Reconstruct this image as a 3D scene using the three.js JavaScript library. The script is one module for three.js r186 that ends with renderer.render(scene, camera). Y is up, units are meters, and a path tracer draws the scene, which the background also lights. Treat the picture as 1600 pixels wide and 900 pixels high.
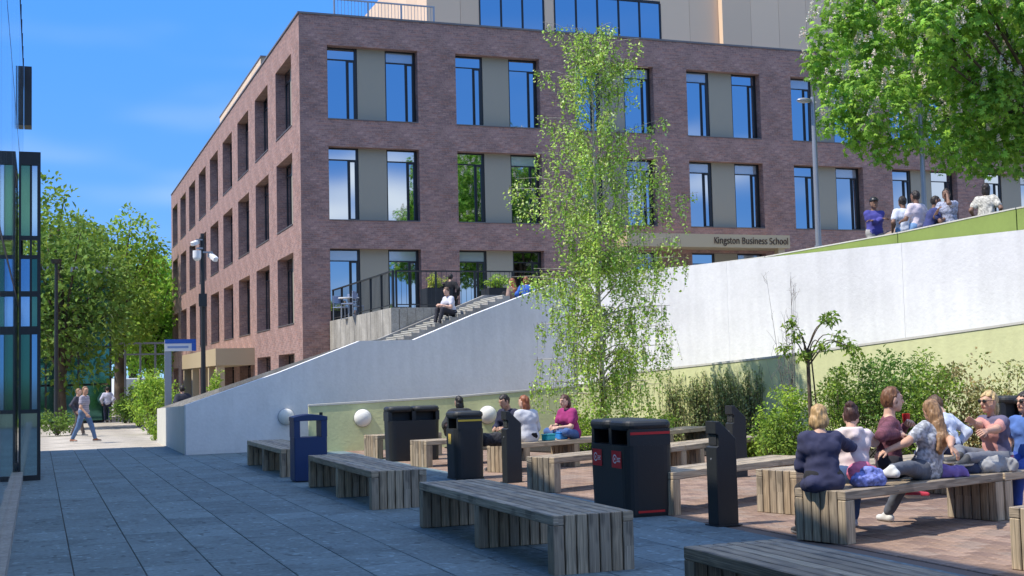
import * as THREE from 'three';
import { mergeGeometries, toCreasedNormals } from 'three/addons/utils/BufferGeometryUtils.js';
import { ConvexGeometry } from 'three/addons/geometries/ConvexGeometry.js';
import { TextGeometry } from 'three/addons/geometries/TextGeometry.js';
import { FontLoader } from 'three/addons/loaders/FontLoader.js';

// ---------- camera, sky, sun, exposure ----------
const scene = new THREE.Scene();
const W = 1600, H = 900, F = 1990;                       // photograph size and focal length in its pixels
const camera = new THREE.PerspectiveCamera(2 * Math.atan(H / 2 / F) * 180 / Math.PI, W / H, 0.1, 900);
camera.rotation.order = 'YXZ';
camera.rotation.set(3.878 * Math.PI / 180, -20.45 * Math.PI / 180, -1.39 * Math.PI / 180);
camera.position.set(0, 1.65, 0);
camera.updateMatrixWorld(true);

const renderer = new THREE.WebGLRenderer({ antialias: true });
renderer.toneMapping = THREE.LinearToneMapping;
renderer.toneMappingExposure = 1.5;
renderer.shadowMap.enabled = true;

const SUN_ELEV = 57 * Math.PI / 180, SUN_AZ = 0.012;     // light travels towards +x, nearly along the brick front
const sunDir = new THREE.Vector3(-Math.cos(SUN_ELEV) * Math.cos(SUN_AZ), Math.sin(SUN_ELEV), -Math.cos(SUN_ELEV) * Math.sin(SUN_AZ));
const sun = new THREE.DirectionalLight(new THREE.Color(1.0, 0.93, 0.82), 3.85);
sun.position.copy(sunDir).multiplyScalar(120).add(new THREE.Vector3(12, 0, -30));
sun.target.position.set(12, 0, -30);
sun.castShadow = true; sun.shadow.mapSize.set(4096, 4096);
Object.assign(sun.shadow.camera, { left: -70, right: 70, top: 70, bottom: -70, near: 1, far: 300 });
scene.add(sun, sun.target);

// seeded random numbers and noise
let seedState = 7;
const seed = (s) => { seedState = s >>> 0; };
const rnd = () => { seedState = (seedState + 0x6d2b79f5) | 0; let t = Math.imul(seedState ^ (seedState >>> 15), 1 | seedState); t = (t + Math.imul(t ^ (t >>> 7), 61 | t)) ^ t; return ((t ^ (t >>> 14)) >>> 0) / 4294967296; };
const rr = (a, b) => a + (b - a) * rnd();
const pick = (a) => a[Math.floor(rnd() * a.length) % a.length];
const clamp = (x, a, b) => Math.min(b, Math.max(a, x));
const sstep = (a, b, x) => { const t = clamp((x - a) / (b - a), 0, 1); return t * t * (3 - 2 * t); };
const hash3 = (x, y, z) => { let h = Math.imul(x | 0, 374761393) ^ Math.imul(y | 0, 668265263) ^ Math.imul(z | 0, 2147483647 ^ 0x5bd1e995); h = Math.imul(h ^ (h >>> 13), 1274126177); return ((h ^ (h >>> 16)) >>> 0) / 4294967296; };
function noise3(x, y, z) {
  const X = Math.floor(x), Y = Math.floor(y), Z = Math.floor(z); let u = x - X, v = y - Y, w = z - Z;
  u = u * u * (3 - 2 * u); v = v * v * (3 - 2 * v); w = w * w * (3 - 2 * w);
  const L = (a, b, t) => a + (b - a) * t;
  return L(L(L(hash3(X, Y, Z), hash3(X + 1, Y, Z), u), L(hash3(X, Y + 1, Z), hash3(X + 1, Y + 1, Z), u), v),
    L(L(hash3(X, Y, Z + 1), hash3(X + 1, Y, Z + 1), u), L(hash3(X, Y + 1, Z + 1), hash3(X + 1, Y + 1, Z + 1), u), v), w);
}
const fbm3 = (x, y, z, o = 4) => { let s = 0, a = 0.5, n = 0; for (let i = 0; i < o; i++) { s += a * noise3(x, y, z); n += a; a *= 0.5; x = x * 2.03 + 11.7; y = y * 2.03 + 5.3; z = z * 2.03 + 7.9; } return s / n; };
// noise that repeats after p cells, for tiling textures
function tnoise(x, y, p, s) {
  const X = Math.floor(x), Y = Math.floor(y); let u = x - X, v = y - Y; u = u * u * (3 - 2 * u); v = v * v * (3 - 2 * v);
  const m = (a) => ((a % p) + p) % p, h = (a, b) => hash3(m(a), m(b), s);
  return (h(X, Y) * (1 - u) + h(X + 1, Y) * u) * (1 - v) + (h(X, Y + 1) * (1 - u) + h(X + 1, Y + 1) * u) * v;
}
const tfbm = (u, v, p, s, o = 4) => { let a = 0.5, r = 0, n = 0; for (let i = 0; i < o; i++) { r += a * tnoise(u * p, v * p, p, s + i); n += a; a *= 0.5; p *= 2; } return r / n; };

// the sky: clear blue, paler towards the horizon, with a few small fair-weather clouds
{
  const w = 1024, h = 512, d = new Float32Array(w * h * 4);
  for (let j = 0; j < h; j++) for (let i = 0; i < w; i++) {
    const el = ((j + 0.5) / h - 0.5) * Math.PI, az = ((i + 0.5) / w - 0.5) * 2 * Math.PI;
    const y = Math.sin(el), x = Math.cos(el) * Math.cos(az), z = Math.cos(el) * Math.sin(az);
    const e = 1 - Math.exp(-clamp(y, 0, 1) * 10.5);
    let r = 0.30 + (0.06 - 0.30) * e, g = 0.54 + (0.25 - 0.54) * e, b = 0.80 + (0.74 - 0.80) * e;
    if (y > 0.0) {
      const k = 1 / (y + 0.12), c = fbm3(x * k * 1.15 + 165.8, z * k * 1.15 + 90.3, 3.3, 5), c2 = fbm3(x * k * 0.5 + 168.9, z * k * 0.5 + 17.2, 9.1, 2);
      const m = sstep(0.56, 0.70, c * 0.75 + c2 * 0.33) * sstep(0.02, 0.12, y);
      const wisp = 0.22 * sstep(0.52, 0.75, fbm3(az * 5 + 3, el * 34, 1.7, 4)) * sstep(0.42, 0.1, y) * sstep(0.0, 0.08, y); r += (0.6 - r) * wisp; g += (0.68 - g) * wisp; b += (0.78 - b) * wisp;
      r += (1.0 - r) * m; g += (1.03 - g) * m; b += (1.08 - b) * m;
    } else { r = 0.24; g = 0.25; b = 0.25; }
    const o = (j * w + i) * 4; d[o] = r; d[o + 1] = g; d[o + 2] = b; d[o + 3] = 1;
  }
  const sky = new THREE.DataTexture(d, w, h, THREE.RGBAFormat, THREE.FloatType);
  sky.mapping = THREE.EquirectangularReflectionMapping; sky.magFilter = sky.minFilter = THREE.LinearFilter; sky.needsUpdate = true;
  scene.background = sky; scene.environment = sky;
}

// ---------- photograph pixel -> world ----------
const V3 = (x, y, z) => new THREE.Vector3(x, y, z);
const SLOPE = 0.003, gy = (z) => SLOPE * z;              // the ground falls very slightly away from the camera
const ray = (u, v) => V3((u - 800) / F, -(v - 450) / F, -1).applyQuaternion(camera.quaternion);
const onGround = (u, v, h = 0) => { const d = ray(u, v), t = (h - 1.65) / (d.y - SLOPE * d.z); return V3(t * d.x, 1.65 + t * d.y, t * d.z); };
const onZ = (u, v, z) => { const d = ray(u, v), t = z / d.z; return V3(t * d.x, 1.65 + t * d.y, z); };
const onX = (u, v, x) => { const d = ray(u, v), t = x / d.x; return V3(x, 1.65 + t * d.y, t * d.z); };
const atDepth = (u, v, t) => { const d = ray(u, v); return V3(t * d.x, 1.65 + t * d.y, t * d.z); };

// ---------- naming, grouping, meshes ----------
const taken = new Map();
const numbered = (n) => { const k = taken.get(n) || 0; taken.set(n, k + 1); return k ? n + '_' + String(k).padStart(3, '0') : n; };
function shade(o) { o.castShadow = o.receiveShadow = true; return o; }
function tag(o, label, category, group) { o.userData.label = label; o.userData.category = category; if (group) o.userData.group = group; return o; }
function thing(name, label, category, pos = [0, 0, 0], turn = 0, group) {
  const g = new THREE.Group(); g.name = numbered(name); g.position.set(...pos); g.rotation.y = turn; scene.add(g); return tag(g, label, category, group);
}
function norm(g) { g = g.index ? g.toNonIndexed() : g; for (const k of Object.keys(g.attributes)) if (!['position', 'normal', 'uv', 'color'].includes(k)) g.deleteAttribute(k); return g; }
function merge(list) {
  list = list.map(norm);
  const col = list.some((g) => g.attributes.color), uv = list.every((g) => g.attributes.uv);
  for (const g of list) { if (!uv) g.deleteAttribute('uv'); if (col && !g.attributes.color) g.setAttribute('color', new THREE.BufferAttribute(new Float32Array(g.attributes.position.count * 3).fill(1), 3)); if (!g.attributes.normal) g.computeVertexNormals(); }
  return list.length === 1 ? list[0] : mergeGeometries(list);
}
function part(name, geos, mat, parent) { const m = shade(new THREE.Mesh(Array.isArray(geos) ? merge(geos) : geos, mat)); m.name = name; parent.add(m); return m; }
function sub(name, parent) { const g = new THREE.Group(); g.name = name; parent.add(g); return g; }
function single(name, geos, mat, label, category, group) { const m = shade(new THREE.Mesh(Array.isArray(geos) ? merge(geos) : geos, mat)); m.name = numbered(name); scene.add(m); return tag(m, label, category, group); }
function setting(name, geos, mat) { const m = shade(new THREE.Mesh(Array.isArray(geos) ? merge(geos) : geos, mat)); m.name = numbered(name); m.userData.kind = 'structure'; scene.add(m); return m; }
function copyOf(root, pos, turn, label) { const r = root.clone(); r.name = numbered(root.name.replace(/_\d{3}$/, '')); r.userData = { ...root.userData }; if (label) r.userData.label = label; r.position.set(...pos); r.rotation.y = turn; scene.add(r); return r; }

// uv in metres from position, by the way each face points
function metric(g, s = 1, du = 0, dv = 0) {
  g = norm(g); if (!g.attributes.normal) g.computeVertexNormals();
  const p = g.attributes.position, n = g.attributes.normal, uv = new Float32Array(p.count * 2);
  for (let i = 0; i < p.count; i += 3) {
    let ax = 0, ay = 0, az = 0; for (let k = 0; k < 3; k++) { ax += n.getX(i + k); ay += n.getY(i + k); az += n.getZ(i + k); }
    ax = Math.abs(ax); ay = Math.abs(ay); az = Math.abs(az);
    for (let k = 0; k < 3; k++) {
      const x = p.getX(i + k), y = p.getY(i + k), z = p.getZ(i + k);
      const [a, b] = ay >= ax && ay >= az ? [x, z] : ax >= az ? [z, y] : [x, y];
      uv[(i + k) * 2] = a * s + du; uv[(i + k) * 2 + 1] = b * s + dv;
    }
  }
  g.setAttribute('uv', new THREE.BufferAttribute(uv, 2)); return g;
}
const box = (x0, x1, y0, y1, z0, z1) => metric(new THREE.BoxGeometry(x1 - x0, y1 - y0, z1 - z0).translate((x0 + x1) / 2, (y0 + y1) / 2, (z0 + z1) / 2));
// box with chamfered edges, centred
function cbox(w, h, d, c = 0.006) {
  const P = [], a = w / 2, b = h / 2, e = d / 2; c = Math.min(c, a * 0.8, b * 0.8, e * 0.8);
  for (const sx of [-1, 1]) for (const sy of [-1, 1]) for (const sz of [-1, 1]) P.push(V3(sx * a, sy * (b - c), sz * (e - c)), V3(sx * (a - c), sy * b, sz * (e - c)), V3(sx * (a - c), sy * (b - c), sz * e));
  return metric(new ConvexGeometry(P));
}
const cyl = (r0, r1, h, n = 12) => new THREE.CylinderGeometry(r1, r0, h, n).translate(0, h / 2, 0);   // stands on y = 0
function tube(pts, r, n = 6, seg) { const c = new THREE.CatmullRomCurve3(pts.map((p) => p.isVector3 ? p : V3(...p))); return new THREE.TubeGeometry(c, seg || Math.max(2, pts.length * 3), r, n); }
function taper(pts, r0, r1, n = 6, seg) {
  const g = tube(pts, 1, n, seg), c = new THREE.CatmullRomCurve3(pts.map((p) => p.isVector3 ? p : V3(...p))), s = seg || Math.max(2, pts.length * 3), p = g.attributes.position;
  for (let i = 0; i <= s; i++) { const q = c.getPointAt(i / s), r = r0 + (r1 - r0) * i / s; for (let k = 0; k <= n; k++) { const j = i * (n + 1) + k; p.setXYZ(j, q.x + (p.getX(j) - q.x) * r, q.y + (p.getY(j) - q.y) * r, q.z + (p.getZ(j) - q.z) * r); } }
  return g;
}
// upright prism over a polygon of [x, z]
function slab(poly, y0, y1) {
  const s = new THREE.Shape(poly.map(([x, z]) => new THREE.Vector2(x, -z)));
  return metric(new THREE.ExtrudeGeometry(s, { depth: y1 - y0, bevelEnabled: false }).rotateX(-Math.PI / 2).translate(0, y0, 0));
}
// wall along a line of [x, z, top, (bottom)], with its back on the left of the walking direction
function ribbon(pts, t, bottom = -0.4) {
  const n = pts.length, off = [];
  for (let i = 0; i < n; i++) {
    const a = pts[Math.max(0, i - 1)], b = pts[i], c = pts[Math.min(n - 1, i + 1)];
    const d1 = new THREE.Vector2(b[0] - a[0], b[1] - a[1]), d2 = new THREE.Vector2(c[0] - b[0], c[1] - b[1]);
    if (!d1.length()) d1.copy(d2); if (!d2.length()) d2.copy(d1); d1.normalize(); d2.normalize();
    const n1 = new THREE.Vector2(d1.y, -d1.x), n2 = new THREE.Vector2(d2.y, -d2.x), m = n1.clone().add(n2).normalize(), k = t / Math.max(0.3, m.dot(n1));
    off.push([b[0] + m.x * k, b[1] + m.y * k]);
  }
  const P = [], U = []; let L = 0;
  const quad = (a, b, c, d, ua, ub, uc, ud) => { P.push(...a, ...b, ...c, ...a, ...c, ...d); U.push(...ua, ...ub, ...uc, ...ua, ...uc, ...ud); };
  const bot = (i) => pts[i][3] ?? bottom;
  for (let i = 0; i < n - 1; i++) {
    const [x0, z0, t0] = pts[i], [x1, z1, t1] = pts[i + 1], [X0, Z0] = off[i], [X1, Z1] = off[i + 1], l = Math.hypot(x1 - x0, z1 - z0), b0 = bot(i), b1 = bot(i + 1);
    quad([x0, b0, z0], [x1, b1, z1], [x1, t1, z1], [x0, t0, z0], [L, b0], [L + l, b1], [L + l, t1], [L, t0]);
    quad([X1, b1, Z1], [X0, b0, Z0], [X0, t0, Z0], [X1, t1, Z1], [L + l, b1], [L, b0], [L, t0], [L + l, t1]);
    quad([x0, t0, z0], [x1, t1, z1], [X1, t1, Z1], [X0, t0, Z0], [L, 0], [L + l, 0], [L + l, t], [L, t]);
    quad([X0, b0, Z0], [X1, b1, Z1], [x1, b1, z1], [x0, b0, z0], [L, 0], [L + l, 0], [L + l, t], [L, t]);
    L += l;
  }
  for (const [i, flip] of [[0, 0], [n - 1, 1]]) { const [x, z, tp] = pts[i], [X, Z] = off[i], a = [[X, bot(i), Z], [x, bot(i), z], [x, tp, z], [X, tp, Z]], u = [[0, bot(i)], [t, bot(i)], [t, tp], [0, tp]]; if (flip) { a.reverse(); u.reverse(); } quad(...a, ...u); }
  const g = new THREE.BufferGeometry(); g.setAttribute('position', new THREE.Float32BufferAttribute(P, 3)); g.setAttribute('uv', new THREE.Float32BufferAttribute(U, 2)); g.computeVertexNormals(); return g;
}

// ---------- procedural textures and materials ----------
function tex(w, h, fn, { srgb = true, mw = 1, mh = 1 } = {}) {        // fn(u, v) -> [r, g, b] 0..255; mw, mh: size of one tile in metres
  const d = new Uint8Array(w * h * 4);
  for (let j = 0; j < h; j++) for (let i = 0; i < w; i++) { const c = fn((i + 0.5) / w, (j + 0.5) / h), o = (j * w + i) * 4; d[o] = clamp(c[0], 0, 255); d[o + 1] = clamp(c[1], 0, 255); d[o + 2] = clamp(c[2], 0, 255); d[o + 3] = 255; }
  const t = new THREE.DataTexture(d, w, h, THREE.RGBAFormat); t.wrapS = t.wrapT = THREE.RepeatWrapping; t.magFilter = THREE.LinearFilter; t.minFilter = THREE.LinearMipmapLinearFilter; t.generateMipmaps = true;
  if (srgb) t.colorSpace = THREE.SRGBColorSpace; t.repeat.set(1 / mw, 1 / mh); t.needsUpdate = true; return t;
}
const grey = (f) => (u, v) => { const k = f(u, v) * 255; return [k, k, k]; };
const mat = (color, roughness = 0.8, o = {}) => new THREE.MeshStandardMaterial({ color, roughness, ...o });
const lin = (r, g, b) => new THREE.Color().setRGB(r, g, b);

// brown-purple facing brick, 225 x 75 mm
function brickTex(projecting) {
  const rows = 24, cols = 8; seed(31);
  const tone = []; for (let i = 0; i < rows * cols * 2; i++) { const k = rnd(); tone.push(k < 0.18 ? [162, 124, 114] : k < 0.42 ? [151, 121, 115] : k < 0.62 ? [168, 135, 127] : k < 0.82 ? [158, 127, 120] : [143, 115, 111]); }
  const cell = (u, v) => { const r = Math.floor(v * rows), fy = v * rows - r, x = u * cols + (r % 2) * 0.5, c = Math.floor(x), fx = x - c; return [r, ((c % cols) + cols) % cols, fx, fy]; };
  const mortar = (fx, fy) => fx < 0.045 || fy < 0.14;
  const map = tex(1024, 1024, (u, v) => {
    const [r, c, fx, fy] = cell(u, v), n = tfbm(u, v, 48, 5, 3), m = tfbm(u, v, 4, 15, 3);
    if (mortar(fx, fy)) { const k = 0.9 + 0.3 * n; return [148 * k, 130 * k, 124 * k]; }
    const t = tone[r * cols + c], k = 0.84 + 0.2 * n + 0.3 * (m - 0.5); return [t[0] * k, t[1] * k, t[2] * k];
  }, { mw: 1.8, mh: 1.8 });
  const bump = tex(1024, 1024, grey((u, v) => { const [r, c, fx, fy] = cell(u, v); if (mortar(fx, fy)) return 0; const out = projecting && r % 2 === 0 && fx > 0.5 ? 0.9 : 0.45; return out + 0.1 * tfbm(u, v, 64, 9, 2); }), { srgb: false, mw: 1.8, mh: 1.8 });
  return { map, bump };
}
const brick = brickTex(false), brickP = brickTex(true);
const M = {};
M.brick = mat(lin(1.06, 1.04, 1.0), 0.9, { map: brick.map, bumpMap: brick.bump, bumpScale: 0.008 });
M.brickRelief = mat(lin(1.06, 1.04, 1.0), 0.9, { map: brickP.map, bumpMap: brickP.bump, bumpScale: 0.02 });
const plasterTex = tex(1024, 1024, (u, v) => { const a = tfbm(u, v, 4, 3, 5), b = tfbm(u * 6, v * 0.8, 6, 8, 4), c = tfbm(u, v, 90, 13, 2), k = 227 + 24 * (a - 0.5) + 14 * (b - 0.5) + 8 * (c - 0.5); return [k, k, k + 1]; }, { mw: 5, mh: 5 });
const plasterBump = tex(512, 512, grey((u, v) => 0.5 * tfbm(u, v, 40, 21, 4) + 0.5 * tfbm(u, v, 5, 2, 3)), { srgb: false, mw: 2, mh: 2 });
M.white = mat(0xffffff, 0.75, { map: plasterTex, bumpMap: plasterBump, bumpScale: 0.006 });
M.green = mat(lin(0.86, 0.88, 0.46), 0.75, { map: plasterTex, bumpMap: plasterBump, bumpScale: 0.006 });
M.lime = mat(lin(0.32, 0.42, 0.095), 0.6, { map: plasterTex });
M.cream = mat(lin(0.78, 0.76, 0.66), 0.7, { map: plasterTex });
const concTex = tex(1024, 1024, (u, v) => { const a = tfbm(u, v, 5, 44, 5), c = tfbm(u, v, 120, 3, 2), s = tfbm(u * 1, v * 1, 14, 71, 3), k = 150 + 50 * (a - 0.5) + 34 * (c - 0.5) + 18 * (s - 0.5); return [k, k - 3, k - 9]; }, { mw: 3, mh: 3 });
const concBump = tex(512, 512, grey((u, v) => tfbm(u, v, 60, 4, 4)), { srgb: false, mw: 1.2, mh: 1.2 });
M.concrete = mat(0xffffff, 0.9, { map: concTex, bumpMap: concBump, bumpScale: 0.004 });
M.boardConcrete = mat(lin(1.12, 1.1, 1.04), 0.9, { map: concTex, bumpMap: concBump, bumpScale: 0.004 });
const slabTex = tex(1024, 1024, (u, v) => { const a = tfbm(u, v, 4, 91, 5), c = tfbm(u, v, 150, 6, 2), s = sstep(0.62, 0.78, tfbm(u, v, 9, 17, 4)), k = 117 + 26 * (a - 0.5) + 28 * (c - 0.5) - 11 * s + 24 * sstep(0.83, 0.88, tnoise(u * 60, v * 60, 60, 29)) - 26 * sstep(0.86, 0.9, tnoise(u * 44, v * 44, 44, 41)); return [k * 0.97, k, k * 1.03]; }, { mw: 4, mh: 4 });
M.slabs = [1.02, 1.07, 1.13, 0.96].map((k) => mat(lin(k * 0.76, k, k * 1.04), 0.82, { map: slabTex, bumpMap: concBump, bumpScale: 0.003 }));
M.joint = mat(lin(0.06, 0.06, 0.058), 0.95);
M.asphalt = mat(lin(0.07, 0.07, 0.07), 0.95, { map: concTex });
M.grass = mat(lin(0.06, 0.1, 0.025), 1, { map: concTex });
M.soil = mat(lin(0.07, 0.05, 0.035), 1, { map: concTex, bumpMap: concBump, bumpScale: 0.03 });
M.path = mat(lin(1.25, 1.18, 1.08), 0.9, { map: concTex, bumpMap: concBump, bumpScale: 0.003 });
// weathered hardwood, grain along u
const woodTex = tex(512, 256, (u, v) => {
  const g = tfbm(u * 0.5, v, 2, 61, 2), f = tnoise(u * 6, v * 90, 96, 7) * 0.6 + tnoise(u * 14, v * 200, 256, 8) * 0.4, st = sstep(0.55, 0.8, tnoise(u * 9, v * 9, 9, 33)), k = 0.62 + 0.5 * f + 0.3 * (g - 0.5) - 0.16 * st;
  return [156 * k, 143 * k, 124 * k];
}, { mw: 1.6, mh: 0.5 });
const woodBump = tex(512, 256, grey((u, v) => tnoise(u * 6, v * 90, 96, 7) * 0.7 + 0.3 * tnoise(u * 14, v * 200, 256, 8)), { srgb: false, mw: 1.6, mh: 0.5 });
M.wood = [[1, 1, 1], [0.82, 0.8, 0.78], [1.14, 1.1, 1.02], [0.92, 0.86, 0.78]].map(([r, g, b], i) => { const m = woodTex.clone(), q = woodBump.clone(); m.offset.set(i * 0.31, i * 0.17); q.offset.copy(m.offset); m.needsUpdate = q.needsUpdate = true; return mat(lin(r * 1.35, g * 1.35, b * 1.35), 0.62, { map: m, bumpMap: q, bumpScale: 0.004 }); });
const barkTex = tex(256, 512, (u, v) => { const f = tfbm(u, v * 0.5, 12, 3, 4), k = 0.6 + 0.7 * f; return [92 * k, 80 * k, 66 * k]; }, { mw: 0.5, mh: 1 });
M.bark = mat(0xffffff, 0.95, { map: barkTex });
const birchTex = tex(256, 512, (u, v) => { const d = sstep(0.6, 0.68, tnoise(u * 5, v * 40, 40, 5)), n = tfbm(u, v, 20, 6, 3), k = 0.8 + 0.4 * n; return d > 0.5 ? [70 * k, 64 * k, 58 * k] : [196 * k, 190 * k, 176 * k]; }, { mw: 0.4, mh: 1.2 });
M.birchBark = mat(0xffffff, 0.8, { map: birchTex });
M.black = mat(lin(0.012, 0.013, 0.014), 0.42);
M.blackSatin = mat(lin(0.02, 0.022, 0.023), 0.5, { bumpMap: concBump, bumpScale: 0.001 });
M.darkSteel = mat(lin(0.03, 0.033, 0.036), 0.45, { metalness: 0.3 });
M.frame = mat(lin(0.025, 0.027, 0.03), 0.4, { metalness: 0.3 });
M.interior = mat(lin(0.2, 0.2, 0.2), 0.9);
M.panel = mat(lin(0.33, 0.30, 0.23), 0.65, { bumpMap: concBump, bumpScale: 0.001 });
M.cladding = [1, 0.95, 1.05].map((k) => mat(lin(0.82 * k, 0.60 * k, 0.40 * k), 0.6));
M.tan = mat(lin(0.5, 0.4, 0.25), 0.6);
M.capping = mat(lin(0.16, 0.15, 0.15), 0.5, { metalness: 0.2 });
M.mirror = new THREE.MeshPhysicalMaterial({ color: lin(0.42, 0.47, 0.52), metalness: 1, roughness: 0.02 });    // coated solar glass
M.blindGlass = new THREE.MeshPhysicalMaterial({ color: lin(0.42, 0.47, 0.52), metalness: 0.35, roughness: 0.12, clearcoat: 1, clearcoatRoughness: 0.02 });   // pane with a pale blind drawn behind it
M.mirrorTint = new THREE.MeshPhysicalMaterial({ color: lin(0.34, 0.40, 0.46), metalness: 1, roughness: 0.03 });
M.glassWall = new THREE.MeshPhysicalMaterial({ color: lin(0.52, 0.66, 0.66), metalness: 0.9, roughness: 0.03 });
M.lampGlass = mat(lin(0.82, 0.8, 0.74), 0.35);
M.galv = mat(lin(0.35, 0.36, 0.38), 0.45, { metalness: 0.6 });
M.blueBin = mat(lin(0.012, 0.035, 0.12), 0.45);
M.yellow = mat(lin(0.75, 0.5, 0.05), 0.5);
M.red = mat(lin(0.6, 0.02, 0.02), 0.5);
M.signWhite = mat(lin(0.8, 0.8, 0.8), 0.5);
M.signBlue = mat(lin(0.03, 0.12, 0.5), 0.5);

// ---------- ground ----------
const tiltSheet = (poly, dy) => { const g = slab(poly, -0.05, 0); const p = g.attributes.position; for (let i = 0; i < p.count; i++) p.setY(i, p.getY(i) + gy(p.getZ(i)) + dy); return g; };
setting('ground', tiltSheet([[-300, 60], [300, 60], [300, -500], [-300, -500]], -0.14), M.grass);
{
  const g = new THREE.Group(); g.name = 'pavement'; g.userData.kind = 'structure'; scene.add(g);
  part('joint_bed', tiltSheet([[-0.6, 4], [6.9, 4], [6.9, -37], [-0.6, -37]], -0.012), M.joint, g);
  seed(5);
  const far = []; let count = 0;
  for (let c = 0; c < 12; c++) {
    const x0 = -0.3 + 0.6 * c; let z = 3 - rr(0, 0.9);
    while (z > -36.6) {
      const l = pick([0.75, 0.9, 0.9, 1.05, 1.2]), z1 = Math.max(z - l, -36.95), zc = (z + z1) / 2, near = z1 < -6.6 && zc > -28 + c * 0.1;
      if (z - z1 > 0.1) {
        const w = 0.59, geo = metric(cbox(w, 0.05, z - z1 - 0.011, 0.004), 1, rr(0, 4), rr(0, 4));
        const y = gy(zc) - 0.025 + rr(-0.0015, 0.0015), tx = SLOPE * -1 + rr(-0.001, 0.001), tz = rr(-0.0015, 0.0015);
        if (near && count < 300) { const m = part('paving_slab', geo, pick(M.slabs), g); m.position.set(x0 + 0.3, y, zc); m.rotation.set(tx, 0, tz); count++; }
        else far.push(geo.rotateX(tx).translate(x0 + 0.3, y, zc));
      }
      z = z1;
    }
  }
  part('distant_paving', far, M.slabs[1], g).userData.kind = 'stuff';
}
{
  const g = new THREE.Group(); g.name = 'brick_paving'; g.userData.kind = 'structure'; scene.add(g);
  part('joint_bed', tiltSheet([[6.9, 4], [22, 4], [22, -34], [6.9, -34]], -0.011), mat(lin(0.16, 0.12, 0.1), 0.95), g);
  seed(9);
  const tones = [[0.40, 0.27, 0.21], [0.35, 0.235, 0.185], [0.45, 0.31, 0.25], [0.38, 0.28, 0.235], [0.30, 0.2, 0.165]];
  const geo = cbox(0.193, 0.05, 0.293, 0.006), pm = tones.map((t) => mat(lin(t[0] * 2.6, t[1] * 2.7, t[2] * 2.8), 0.9, { map: concTex, bumpMap: concBump, bumpScale: 0.003 }));
  const rest = [];
  for (let c = 0; c < 66; c++) for (let r = 0; r < 96; r++) {
    const x = 7.0 + 0.2 * c, z = -3.2 - 0.3 * r - (c % 2) * 0.15, y = gy(z) - 0.025 + rr(-0.002, 0.002), k = Math.floor(rnd() * 5);
    if (x < 9.8 && z < -7.6 && z > -12.6) { if (x > 7 - (z + 7.6) * 0) { const m = part('paver', geo, pm[k], g); m.position.set(x, y, z); m.rotation.set(rr(-0.004, 0.001), 0, rr(-0.004, 0.004)); } }
    else rest.push([x, y, z, k]);
  }
  const im = shade(new THREE.InstancedMesh(geo, mat(lin(2.6, 2.7, 2.8), 0.9, { map: concTex, bumpMap: concBump, bumpScale: 0.003 }), rest.length));
  const m4 = new THREE.Matrix4(), col = new THREE.Color();
  rest.forEach(([x, y, z, k], i) => { im.setMatrixAt(i, m4.makeTranslation(x, y, z)); const t = tones[k]; im.setColorAt(i, col.setRGB(t[0], t[1], t[2])); });
  im.name = 'distant_pavers'; im.userData.kind = 'stuff'; g.add(im);
}
setting('path', tiltSheet([[-8, -37], [22, -37], [9, -46], [8.9, -95], [2.2, -120], [-8, -120]], -0.02), M.path);
setting('planting_soil', tiltSheet([[9.2, -29.6], [13.1, -28.7], [17.2, -19.2], [18.2, -15.5], [15.2, -15.5], [13.6, -20.5], [10.6, -25.6]], 0.03), M.soil);

// ---------- left: glass building that throws the long shadow ----------
{
  const b = thing('glass_building', 'tall glass-fronted building with dark mullions along the shaded pavement', 'building');
  const x = -0.35, roof = (z) => 11.9 + 0.062 * (z + 10);
  part('wall', [slab([[-14, 9], [-0.62, 9], [-0.62, -37], [-14, -37]], -0.5, 9.6)], M.darkSteel, b);
  { const g = new THREE.BufferGeometry(); part('roof', ribbon([[-14, 9, roof(9), 9.6], [-14, 8.98, roof(9), 9.6]], 0.1), M.darkSteel, b); const z0 = 9, z1 = -37, P = []; const q = (a, c, d, e) => P.push(...a, ...c, ...d, ...a, ...d, ...e);
    q([-0.5, 9.6, z0], [-0.5, 9.6, z1], [-0.5, roof(z1), z1], [-0.5, roof(z0), z0]); q([-14, 9.6, z1], [-14, 9.6, z0], [-14, roof(z0), z0], [-14, roof(z1), z1]);
    q([-0.5, roof(z0), z0], [-0.5, roof(z1), z1], [-14, roof(z1), z1], [-14, roof(z0), z0]); q([-14, 9.6, z0], [-0.5, 9.6, z0], [-0.5, roof(z0), z0], [-14, roof(z0), z0]); q([-0.5, 9.6, z1], [-14, 9.6, z1], [-14, roof(z1), z1], [-0.5, roof(z1), z1]);
    g.setAttribute('position', new THREE.Float32BufferAttribute(P, 3)); g.computeVertexNormals(); part('roof_upstand', g, M.darkSteel, b); }
  part('plinth', [box(-0.6, -0.26, -0.5, 0.09, -37, 9)], M.concrete, b);
  const pane = box(-0.012, 0.012, 0, 3.1, -0.62, 0.62), mull = box(-0.06, -0.0185, 0, 10.4, -0.02, 0.02), tr = box(-0.05, -0.019, -0.04, 0.04, -0.6, 0.6);
  seed(77);
  for (let z = -8.4, i = 0; z > -36.6; z -= 1.3, i++) {
    for (let s = 0; s < 3; s++) { const p = part('glass_panel', pane, M.glassWall, b); p.position.set(x - 0.03, 0.1 + s * 3.2, z); p.rotation.y = rr(-0.0025, 0.0025); const t = part('transom', tr, M.frame, b); t.position.set(x, 0.1 + s * 3.2 + 3.15, z); }
    const m = part('mullion', mull, M.frame, b); m.position.set(x, 0.1, z - 0.65);
  }
  part('drainpipe_fin', [box(-0.36, -0.17, 8.6, 10.2, -36.6, -36.0)], M.darkSteel, b);
}
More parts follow.
